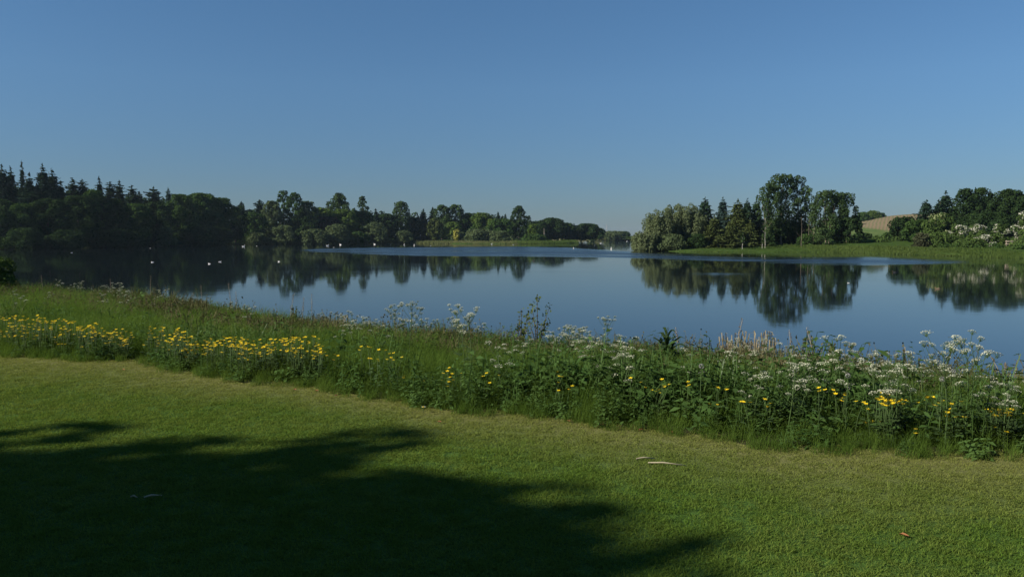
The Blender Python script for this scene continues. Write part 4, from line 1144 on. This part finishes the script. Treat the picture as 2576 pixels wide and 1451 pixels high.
for n_but, (dist, i, x, y, z, k, lab) in enumerate(found):
    a = rng.uniform(0, 6.28)
    if n_but < 300:
        o = link('buttercup', BUT[i], None, (x, y, z)); o.rotation_euler = (0, 0, a); fs = .88 + .028 * min(dist, 12); o.scale = (fs, fs, k * 1.02)
        tag(o, 'yellow buttercup ' + lab, 'flower', 'buttercups ' + lab)
    else:
        me = BUT[i]; nv = len(me.vertices); co = np.zeros(nv * 3, np.float32); me.vertices.foreach_get('co', co); co = co.reshape(-1, 3) * [1.2, 1.2, k * 1.02]
        ca, sa = math.cos(a), math.sin(a); co = co @ np.array([[ca, sa, 0], [-sa, ca, 0], [0, 0, 1]]) + [x, y, z]
        q4 = [p for p in me.polygons if len(p.vertices) == 4]; t3 = [p for p in me.polygons if len(p.vertices) == 3]
        b0 = rest.n
        rest.V.append(co); rest.n += nv
        rest.Q.append(np.array([list(p.vertices) for p in q4]) + b0); rest.qm.append(np.array([p.material_index for p in q4]))
        rest.T.append(np.array([list(p.vertices) for p in t3]) + b0); rest.tm.append(np.array([p.material_index for p in t3]))
if rest.n: tag(link('buttercups', rest.mesh('buttercups', [M['stem'], M['petal']])), 'farther yellow buttercups of the left drift', 'flowers', kind='stuff')

def umbel_mesh(r):
    b = MB(); n = 13
    for k in range(n):
        rr = r * math.sqrt((k + .3) / n); a = k * 2.4; c = np.array([rr * math.cos(a), rr * math.sin(a), .25 * r * (1 - (rr / r) ** 2) * 1.6 + rng.normal(0, .03) * r])
        b.tube([(0, 0, -r * .8), c], [.0012, .001], 3, 1)
        for q in range(4):
            cc = c + rng.normal(0, .13, 3) * r * [1, 1, .5]; N = unit(rng.normal(size=3) * .5 + [0, 0, 1]); T = unit(np.cross(N, rng.normal(size=3))); B = np.cross(N, T); s = r * .115 * rng.uniform(.7, 1.3)
            b.add([cc - T * s, cc - B * s, cc + T * s, cc + B * s], [[0, 1, 2, 3]], m=0)
    return b.mesh('flower_head', [M['umbel'], M['stem']])
UMB = [umbel_mesh(r) for r in (.035, .030, .040)]

def parsley(h, nb, leafy_base=True):
    b = MB(); heads = []
    P = [np.array([0, 0, 0.]), np.array([rng.normal(0, .02), rng.normal(0, .02), h * .45]), np.array([rng.normal(0, .04), rng.normal(0, .04), h * .86])]
    b.tube(P, [.0055, .0045, .003], 4)
    heads.append(P[2] + [0, 0, .02])
    for k in range(nb):
        t = rng.uniform(.4, .85); q = P[1] * (1 - (t - .45) / .41) + P[2] * ((t - .45) / .41); a = k * 2.4 + rng.uniform(-.4, .4); L = h * rng.uniform(.14, .30)
        e = q + np.array([math.cos(a) * L * .75, math.sin(a) * L * .75, L * rng.uniform(.75, 1.25)])
        b.tube([q, (q + e) / 2 + [math.cos(a) * .02, math.sin(a) * .02, 0], e], [.003, .0025, .002], 3); heads.append(e)
    if leafy_base:
        for k in range(12):
            a = rng.uniform(0, 6.28); z = h * rng.uniform(.08, .5); L = .16 * rng.uniform(.6, 1.2); c = np.array([0, 0, z]); d = np.array([math.cos(a), math.sin(a), .25]) * L; sd = np.array([-math.sin(a), math.cos(a), 0])
            for f in (.3, .5, .7, .9):
                w = L * .42 * (1.1 - f)
                for sgn in (-1, 1): b.add([c + d * f, c + d * (f + .12) + sd * sgn * w * .5, c + d * (f + .1) + sd * sgn * w, c + d * (f - .02) + sd * sgn * w * .6], [[0, 1, 2, 3]], m=1)
    return b.mesh('stem', [M['stem'], M['fern_leaf']]), heads
PAR = [parsley(h, nb) for h, nb in ((.56, 4), (.60, 5), (.50, 4), (.66, 6), (.54, 5), (.78, 7))]
PHH = (.56, .60, .50, .66, .54, .78)
def crest_at(px, back=0.0):
    """ground point on the lake edge of the strip at that picture column"""
    az = (px - 1288) / F_PX; y = np.arange(4, 60, .02); x = az * y
    i = int(np.argmax(strip_t(x, y) > 1 - back)); return float(x[i]), float(y[i]), float(ground(x[i], y[i]))
def height_to(py, y): return at_depth(1288, py, y)[2]

PARS = [  # px0, px1, py0, py1 (flower heads), count, variants, label
    (235, 335, 712, 745, 16, (0, 1), 'white cow parsley in the left clump near the dark water'),
    (330, 480, 703, 752, 18, (0, 1, 2), 'white cow parsley in the left clump near the dark water'),
    (20, 130, 730, 765, 5, (2,), 'low white cow parsley at the far left of the wild strip'),
    (545, 625, 765, 800, 6, (0, 2), 'white cow parsley left of the middle where the bank meets blue water'),
    (850, 960, 785, 835, 20, (0, 1, 2), 'white cow parsley in the bushy clump left of the sapling'),
    (975, 1090, 765, 815, 16, (3, 5, 1), 'tall white cow parsley standing up against the blue water left of the sapling'),
    (1110, 1230, 780, 830, 10, (3, 5), 'tall white cow parsley standing up against the blue water left of the sapling'),
    (1230, 1330, 845, 890, 6, (0, 2), 'white cow parsley right below the sapling'),
    (1395, 1480, 815, 860, 20, (0, 1, 4), 'white cow parsley in the dense clump between the sapling and the big dock'),
    (1440, 1520, 840, 910, 15, (0, 1, 2, 4), 'white cow parsley low in the dense clump, sapling side'),
    (1520, 1600, 845, 910, 13, (0, 1, 2, 4), 'white cow parsley low in the dense clump, dock side'),
    (1530, 1580, 795, 815, 2, (5,), 'tall pair of cow parsley heads standing over the water left of the dock'),
    (1730, 1880, 870, 920, 8, (0, 2), 'white cow parsley between the big dock and the dry reeds'),
    (1870, 2080, 875, 960, 22, (0, 1, 2, 4), 'white cow parsley in the patch right of the dry reeds'),
    (2120, 2200, 868, 925, 13, (0, 1, 3, 4), 'white cow parsley on the left side of the wide right drift'),
    (2200, 2270, 870, 930, 12, (0, 1, 3, 4), 'white cow parsley in the thick of the wide right drift'),
    (2270, 2335, 875, 932, 9, (0, 1, 3, 4), 'white cow parsley on the right side of the wide right drift'),
    (2100, 2260, 860, 885, 6, (3, 5), 'tall white cow parsley topping the wide right drift against the water'),
    (2150, 2330, 920, 965, 10, (2, 0), 'white cow parsley low in front of the wide right drift'),
    (2350, 2480, 870, 935, 16, (3, 5, 1), 'tall white cow parsley against the water at the right end of the strip'),
    (2480, 2576, 925, 1010, 7, (0, 2), 'white cow parsley at the far right end of the strip'),
]
for (x0, x1, y0, y1, n, var, lab) in PARS:
    for _ in range(max(2, int(n * .72))):
        i = var[int(rng.integers(0, len(var)))]; s = rng.uniform(.85, 1.12)
        ppy = rng.uniform(y0, y1); x, y, z = on_meadow(rng.uniform(x0, x1), ppy, PHH[i] * s * .9)
        if strip_t(x, y) > 1.02:
            x = x * float(crest_y(x)) / y; y = float(crest_y(x)) + rng.uniform(-.5, .3); z = float(ground(x, y))
            s = min(max((height_to(ppy, y) - z) / PHH[i], .8), 1.5)
        root = empty('cow_parsley', (x, y, z), rng.uniform(0, 6.28)); root.scale = (s, s, s)
        tag(root, lab, 'flower', lab.replace('white cow parsley', 'cow parsley'))
        link('stem', PAR[i][0], root)
        for hd in PAR[i][1]:
            o = link('flower_head', UMB[int(rng.integers(0, 3))], root, hd); o.rotation_euler = (rng.normal(0, .15), rng.normal(0, .15), rng.uniform(0, 6.28))

# sapling against the water
def sapling(px, top, label, w=1.0, back=.02, name='sapling', dens=1.0):
    x, y, z = crest_at(px, back); h = height_to(top, y) - z
    root = empty(name, (x, y, z)); tag(root, label, 'sapling')
    b = MB(); ends = []
    for (dx, dz) in ((0, 1.0), (-.30, .68), (.38, .86), (-.16, .85), (.30, .60), (.12, .55), (-.42, .52)):
        e = np.array([dx * w * h * .55, rng.normal(0, .08) * h, dz * h]); m = e * [.35, .5, .5]
        b.tube([(0, 0, 0), m, e], [.012, .008, .003], 5); ends.append((m, e))
    link('stem', b.mesh('stem', [M['bark']]), root)
    C = []
    for (m, e) in ends:
        for q in range(int(26 * dens)):
            t = rng.uniform(0, 1.05) ** .8; C.append(m * (1 - t) + e * t + rng.normal(0, .045, 3) * h * .8)
    C = np.array(C); V, Q = leaf_quads(C, unit(rng.normal(size=C.shape) + [0, 0, .3]), .03 * rng.uniform(.7, 1.4, len(C)), .55)
    link('foliage', new_mesh('foliage', V, Q, mats=[M['sapling_leaf']], ftint=rng.uniform(.1, .9, len(C))), root)
sapling(1352, 743, 'open-branched leafy sapling standing up against the water in the middle')
sapling(1312, 775, 'thin twiggy shoot just left of the open-branched sapling', .6, dens=.5)
sapling(2030, 830, 'thin leafy shoot right of the dry reeds', .7, dens=.6)
sapling(2092, 862, 'short bushy green shoot between the dry reeds and the right drift', .8, dens=1.2)
sapling(736, 768, 'little dark shoot on the bank edge left of the cow parsley clump', .6, dens=.5)

# big dock with broad dark leaves
def dock(px, py_base, top, label):
    x, y, z = crest_at(px, .42); h = height_to(top, y) - z
    root = empty('dock_plant', (x, y, z)); tag(root, label, 'plant')
    b = MB()
    for (dx, hh) in ((0, 1.0), (.14, .92), (-.1, .85)): b.tube([(0, 0, 0), (dx * .5 * h, 0, hh * h * .55), (dx * h, .02, hh * h)], [.011, .008, .003], 5)
    link('stem', b.mesh('stem', [M['dock_leaf']]), root)
    b = MB()
    for (dx, hh) in ((0, 1.0), (.14, .92), (-.1, .85)):
        for k in range(26):
            t = rng.uniform(.7, 1.0); c = np.array([dx * h * t, .02, hh * h * t]) + rng.normal(0, .012, 3); b.ball(c, .008, 4, 3)
    link('seed_spike', b.mesh('seed_spike', [M['sorrel'] if False else M['dock_leaf']]), root)
    for k in range(34):
        a = k * 2.4 + rng.uniform(-.3, .3); t = (k / 34) ** .9 * .85; L = (.42 - .24 * t) * rng.uniform(.8, 1.15); W = L * (.30 - .16 * t)
        c = np.array([0, 0, .03 + t * h]); d = np.array([math.cos(a), math.sin(a), 0]); sd = np.array([-d[1], d[0], 0]); up = rng.uniform(.45, 1.1)
        P = [c, c + d * L * .3 + [0, 0, L * .42 * up], c + d * L * .62 + [0, 0, L * .62 * up], c + d * L * .95 + [0, 0, L * .5 * up]]
        lb = MB(); lb.blade(P, [.015, W * .9, W, .01], sd)
        link('leaf', lb.mesh('leaf', [M['dock_leaf']]), root)
dock(1680, 935, 828, 'tall dock with broad dark leaves rising in the middle of the strip')

def dry_clump(px, top, n, spread, label):
    x, y, z = crest_at(px, .02)
    h = height_to(top, y) - z
    b = MB()
    for _ in range(n):
        a = rng.uniform(-spread, spread); hh = h * rng.uniform(.55, 1.0); l = rng.normal(0, .09) * hh
        b.blade([(a, rng.normal(0, .1), 0), (a + l * .4, 0, hh * .6), (a + l, rng.normal(0, .05), hh), (a + l + rng.normal(0, .05), 0, hh + rng.uniform(-.08, .02))], (.02, .019, .015, .006), (.95, .2, 0))
    tag(link('dry_reeds', b.mesh('dry_reeds', [M['dry_reed']]), None, (x, y, z)), label, 'reeds')
dry_clump(1850, 832, 46, .22, 'left clump of pale dry reed stems at the lake edge right of the dock')
dry_clump(1912, 828, 60, .24, 'right clump of pale dry reed stems at the lake edge right of the dock')
dry_clump(2260, 868, 5, .2, 'a few pale dry stems in the right cow parsley drift')
dry_clump(840, 778, 8, .35, 'thin pale dead twigs at the bank edge left of the middle')

def sorrel(px, top, label):
    x, y, z = crest_at(px, .06); h = height_to(top, y) - z
    root = empty('seed_stalk', (x, y, z)); tag(root, label, 'plant')
    b = MB(); dx = rng.normal(0, .08) * h
    b.tube([(0, 0, 0), (dx * .4, 0, h * .6), (dx, 0, h)], [.005, .004, .002], 4); link('stem', b.mesh('stem', [M['dry_reed']]), root)
    b = MB()
    for _ in range(40):
        t = rng.uniform(.62, 1.0); s2 = .006
        b.ball(np.array([dx * t * t, 0, h * t]) + rng.normal(0, .014, 3), s2, 4, 3)
    link('seed_head', b.mesh('seed_head', [M['sorrel']]), root)
for px, top, lab in ((105, 690, 'thin seed stalk before the dark water at the far left'), (277, 700, 'seed stalk left of the left cow parsley clump'), (375, 692, 'tall seed stalk rising from the left cow parsley clump'),
                     (505, 716, 'seed stalk just right of the left cow parsley clump'), (580, 712, 'tall thin seed stalk where blue water begins on the left'), (592, 732, 'shorter thin seed stalk where blue water begins on the left'),
                     (724, 738, 'faint pinkish seed stalk over blue water, left of a close pair'), (757, 745, 'faint pinkish seed stalk over blue water, middle of three'), (783, 740, 'faint pinkish seed stalk over blue water, right of a close pair'),
                     (1712, 822, 'dark reddish seed stalk right beside the big dock'), (1850, 800, 'tall wispy seed stalk above the left dry reeds'), (2062, 822, 'reddish seed stalk right of the thin leafy shoot'),
                     (2000, 828, 'reddish seed stalk left of the thin leafy shoot'), (2560, 905, 'reddish seed stalk at the right picture edge'), (2532, 910, 'brown seed stalk near the right picture edge')):
    sorrel(px, top, lab)

def arching(px0, px1, top):
    x, y, z = crest_at(px0, .05)
    x2, _, z2 = at_depth(px1, top, y)
    b = MB(); u = np.linspace(0, 1, 9)
    P = np.stack([(x2 - x) * u ** 1.3, 0 * u, (z2 - z) * np.sin(u * 1.5)], 1)
    b.tube(P, .006 * (1 - u * .6), 4)
    tag(link('grass_stem', b.mesh('grass_stem', [M['dry_reed']]), None, (x, y, z)), 'long arching dry grass stem leaning left over the water at the right', 'grass stem')
arching(2556, 2455, 868)

for (px, py, lab) in ((2128, 1025, 'grey dandelion clock left in the right half of the strip'), (1995, 990, 'grey dandelion clock between the right buttercup patches'), (2365, 1012, 'grey dandelion clock beside the right-hand buttercups'),
                      (2395, 935, 'pale dandelion clock among the far right cow parsley'), (1760, 1066 - 60, 'small grey dandelion clock in the middle of the strip')):
    x, y, z = on_meadow(px, py, .5)
    root = empty('dandelion', (x, y, z)); tag(root, lab, 'flower')
    b = MB(); b.tube([(0, 0, 0), (.01, 0, .5)], [.004, .003], 4); link('stem', b.mesh('stem', [M['stem']]), root)
    b = MB()
    for k in range(90):
        d = unit(rng.normal(size=3)); c = np.array([.01, 0, .51]) + d * .021; T = unit(np.cross(d, rng.normal(size=3))) * .0045; B = np.cross(d, T)
        b.add([c - T, c - B, c + T, c + B], [[0, 1, 2, 3]])
    link('seed_head', b.mesh('seed_head', [M['clock']]), root)

# leafy bush at the left end of the bank
x, y, z = at_depth(8, 655, 29)
tree('leafy_bush', ('shrub', 'hawthorn'), 0, 0, 0, 29, 0, 'leafy green bush at the left picture edge above the bank', pos=(x - .55, 29, float(ground(x, 29)) - .1), h=1.45, w=2.2, leaf=.075)

# things lying on the lawn
def lying(px, py): x, y = on_plane(px, py, .02); return x, y, float(ground(x, y))
for (px, py, L, ang, lab) in ((1624, 1148, .14, .15, 'short pale stick lying on the sunny lawn'), (1677, 1161, .26, -.2, 'longer pale stick with a thin tail lying on the sunny lawn'),
                              (385, 1249, .10, .5, 'small pale stick lying in the shadow on the lawn'), (337, 1251, .04, 0, 'tiny pale scrap lying in the shadow on the lawn')):
    x, y, z = lying(px, py)
    b = MB(); c, s2 = math.cos(ang), math.sin(ang)
    b.tube([(-L * .5 * c, -L * .5 * s2, .016), (-.1 * L * c, -.1 * L * s2 + .004, .022), (L * .5 * c, L * .5 * s2, .012)], [.005, .006, .003], 6)
    tag(link('stick', b.mesh('stick', [M['pale_wood']], True), None, (x, y, z)), lab, 'stick')
for (px, py, lab) in ((741, 975, 'rust-brown fallen leaf, left one of two close under the strip edge'), (797, 978, 'rust-brown fallen leaf, right one of two close under the strip edge'), (846, 990, 'orange fallen leaf at the strip edge, left of the white daisy'),
                      (1105, 1058, 'reddish fallen leaf on the lawn just right of the white daisy'), (1430, 1057, 'dull orange fallen leaf at the foot of the strip in the middle'), (1450, 1050, 'pinkish fallen leaf tucked in the strip foot in the middle'),
                      (1513, 1065, 'bright orange fallen leaf at the strip foot'), (1612, 1078, 'orange fallen leaf right of the bright orange one'), (1690, 1084, 'brown fallen leaf at the strip edge above the pale sticks'),
                      (2275, 1338, 'orange fallen leaf alone on the open lawn at the lower right'), (310, 928, 'pale fallen leaf at the strip edge on the left'), (2106, 1128, 'pinkish fallen leaf at the strip edge on the right')):
    x, y, z = lying(px, py); s2 = rng.uniform(.017, .026); a = rng.uniform(0, 6.28)
    b = MB()
    P = np.array([(-1.2, 0, .2), (-.4, .62, .45), (.5, .5, .5), (1.2, 0, .15), (.5, -.55, .55), (-.4, -.6, .35), (0, 0, 0)]) * s2
    ca, sa = math.cos(a), math.sin(a); P = P @ np.array([[ca, sa, 0], [-sa, ca, 0], [0, 0, 1]])
    b.add(P + [0, 0, .014], None, [[0, 1, 6], [1, 2, 6], [2, 3, 6], [3, 4, 6], [4, 5, 6], [5, 0, 6]])
    tag(link('fallen_leaf', b.mesh('fallen_leaf', [M['rust_leaf']]), None, (x, y, z)), lab, 'leaf')
x, y, z = lying(1065, 1031)
root = empty('daisy', (x, y, z)); tag(root, 'single white daisy on the lawn below the wild strip', 'flower')
b = MB(); b.tube([(0, 0, 0), (0, 0, .05)], [.002, .002], 4); link('stem', b.mesh('stem', [M['stem']]), root)
b = MB()
for k in range(12):
    a = k * 6.283 / 12; d = np.array([math.cos(a), math.sin(a), .25]); sd = np.array([-math.sin(a), math.cos(a), 0]) * .005
    c = np.array([0, 0, .052]); b.add([c, c + d * .013 - sd, c + d * .024, c + d * .013 + sd], [[0, 1, 2, 3]])
link('petals', b.mesh('petals', [M['umbel']]), root)
b = MB(); b.ball((0, 0, .056), (.008, .008, .005), 6, 4); link('centre', b.mesh('centre', [M['petal']]), root)

# ---------------------------------------------------------------- water birds
def bird(kind, px, py, face, label, k=1.0):
    x, y = on_plane(px, py, WATER)
    name, fm = {'swan': ('swan', 'feather'), 'gull': ('gull', 'feather'), 'duck': ('duck', 'brown_feather'), 'coot': ('coot', 'dark_feather')}[kind]
    root = empty(name, (x, y, WATER - .02), face); k *= .72; root.scale = (k, k, k); tag(root, label, 'bird')
    b = MB()
    L, W, H = {'swan': (.55, .26, .27), 'gull': (.21, .09, .085), 'duck': (.26, .11, .10), 'coot': (.2, .09, .09)}[kind]
    n, P, Rr = 9, [], []
    for i in range(n):
        t = i / (n - 1); P.append((-L + 2 * L * t, 0, H * (.45 + .25 * (1 - t) ** 2))); Rr.append(max(.012, W * math.sin(math.pi * min(.06 + t * .9, 1)) ** .65))
    if kind == 'swan':
        neck = [(L * .78, 0, H * .8), (L * 1.02, 0, H * 1.5), (L * .98, 0, H * 2.3), (L * 1.08, 0, H * 2.85), (L * 1.3, 0, H * 2.75)]; nr = [.11, .065, .05, .065, .04]
    else:
        neck = [(L * .72, 0, H * .8), (L * .9, 0, H * 1.5), (L * 1.0, 0, H * 1.95), (L * 1.22, 0, H * 1.9)]; nr = [W * .6, W * .42, W * .5, W * .2]
    b.tube(P, Rr, 10, 0); b.tube(neck, nr, 8, 0)
    link('body', b.mesh('body', [M[fm]], True), root)
    wb = MB()
    for sy in (-1, 1): wb.ball((-L * .25, sy * W * .72, H * .82), (L * .72, W * .36, H * .42), 8, 5)
    link('wings', wb.mesh('wings', [M['grey_feather' if kind == 'gull' else fm]], True), root)
    hx, hz = neck[-1][0], neck[-1][2]; q = MB(); q.tube([(hx - .01, 0, hz), (hx + L * .22, 0, hz - L * .06)], [nr[-1] * .8, .006], 5)
    link('beak', q.mesh('beak', [M['orange_beak']]), root)
BIRDS = [
    ('gull', 180, 635, .6, 'white gull alone on the dark water at the far left'), ('gull', 378, 623.5, 2.5, 'tiny white bird under the left wood below the pointed-dome pine'),
    ('gull', 384, 659, 3.4, 'white gull on dark water left of the close pair of gulls'), ('gull', 527, 663, 2.8, 'white gull, left one of the close pair on dark water'),
    ('gull', 553, 658, .2, 'white gull, right one of the close pair, with a small wake'), ('swan', 612, 619.5, .3, 'white swan alone below the dark trees right of the leafy dome'),
    ('gull', 646, 618, 3, 'small white bird just right of the lone swan'), ('gull', 702, 657.5, 2.7, 'white gull on reflections below the twin-peaked tree'),
    ('swan', 824, 617.5, .4, 'white swan, left one of the two below the broad airy poplar'), ('swan', 857, 615, 2.9, 'white swan, right one of the two below the broad airy poplar'),
    ('gull', 839, 621.5, 0, 'tiny white bird between and in front of the two swans'), ('swan', 943, 614, 3.1, 'white swan below the narrow leaning poplar'),
    ('swan', 1017, 615.5, 1.4, 'upright white swan below the column poplar'), ('swan', 1042, 616.5, 1.7, 'upright white swan just right of the one below the column poplar'),
    ('gull', 1083, 617.5, .5, 'small white bird at the left end of the pale reeds'), ('swan', 1237, 614, 1.2, 'white swan before the grey willow bushes'),
    ('gull', 1291, 615, .3, 'small white bird below the dark tall poplar', 1.5), ('swan', 1443, 625, 1.5, 'white swan at the right end of the ruffled water', .8),
    ('swan', 1538, 626, 1.55, 'tall upright white swan alone in the open channel'), ('swan', 1511, 611.5, .2, 'white swan far up the channel'),
    ('swan', 1472, 607, .2, 'distant white swan by the dark hump of trees'), ('coot', 1548, 619.5, .1, 'small dark bird in the channel behind the upright swan', 1.6),
    ('swan', 1577, 606.5, .2, 'farthest pale swan near the channel mouth'), ('coot', 1344, 656.5, 2.9, 'small dark water bird in the middle of the calm lake'),
    ('gull', 2135, 711, 3.0, 'white gull on calm water below the right end of the spit', .45), ('coot', 2251, 684.5, 3.2, 'small dark water bird below the ploughed field', 1.2),
    ('duck', 2360, 726, 3.14, 'brown duck swimming left on the calm water at the right', .8),
]
for a in BIRDS: bird(*a)

# ---------------------------------------------------------------- haze
if HAZE > 0:
    b = MB(); b.box((0, 900, 18), (5200, 5400, 46))
    m, nt, out = nodes_of('haze_air')
    vs = nt.nodes.new('ShaderNodeVolumePrincipled')
    vs.inputs['Color'].default_value = (.62, .80, .98, 1); vs.inputs['Density'].default_value = HAZE; vs.inputs['Anisotropy'].default_value = .3
    nt.links.new(vs.outputs[0], out.inputs['Volume'])
    tag(link('haze', b.mesh('haze', [m])), 'thin blue haze over the lake', 'haze', kind='stuff')
print('trees', N_TREES[0], 'objects', len(bpy.data.objects), 'tris', sum(len(m.loops) - 2 * len(m.polygons) for m in bpy.data.meshes), 'buttercups', n_but)
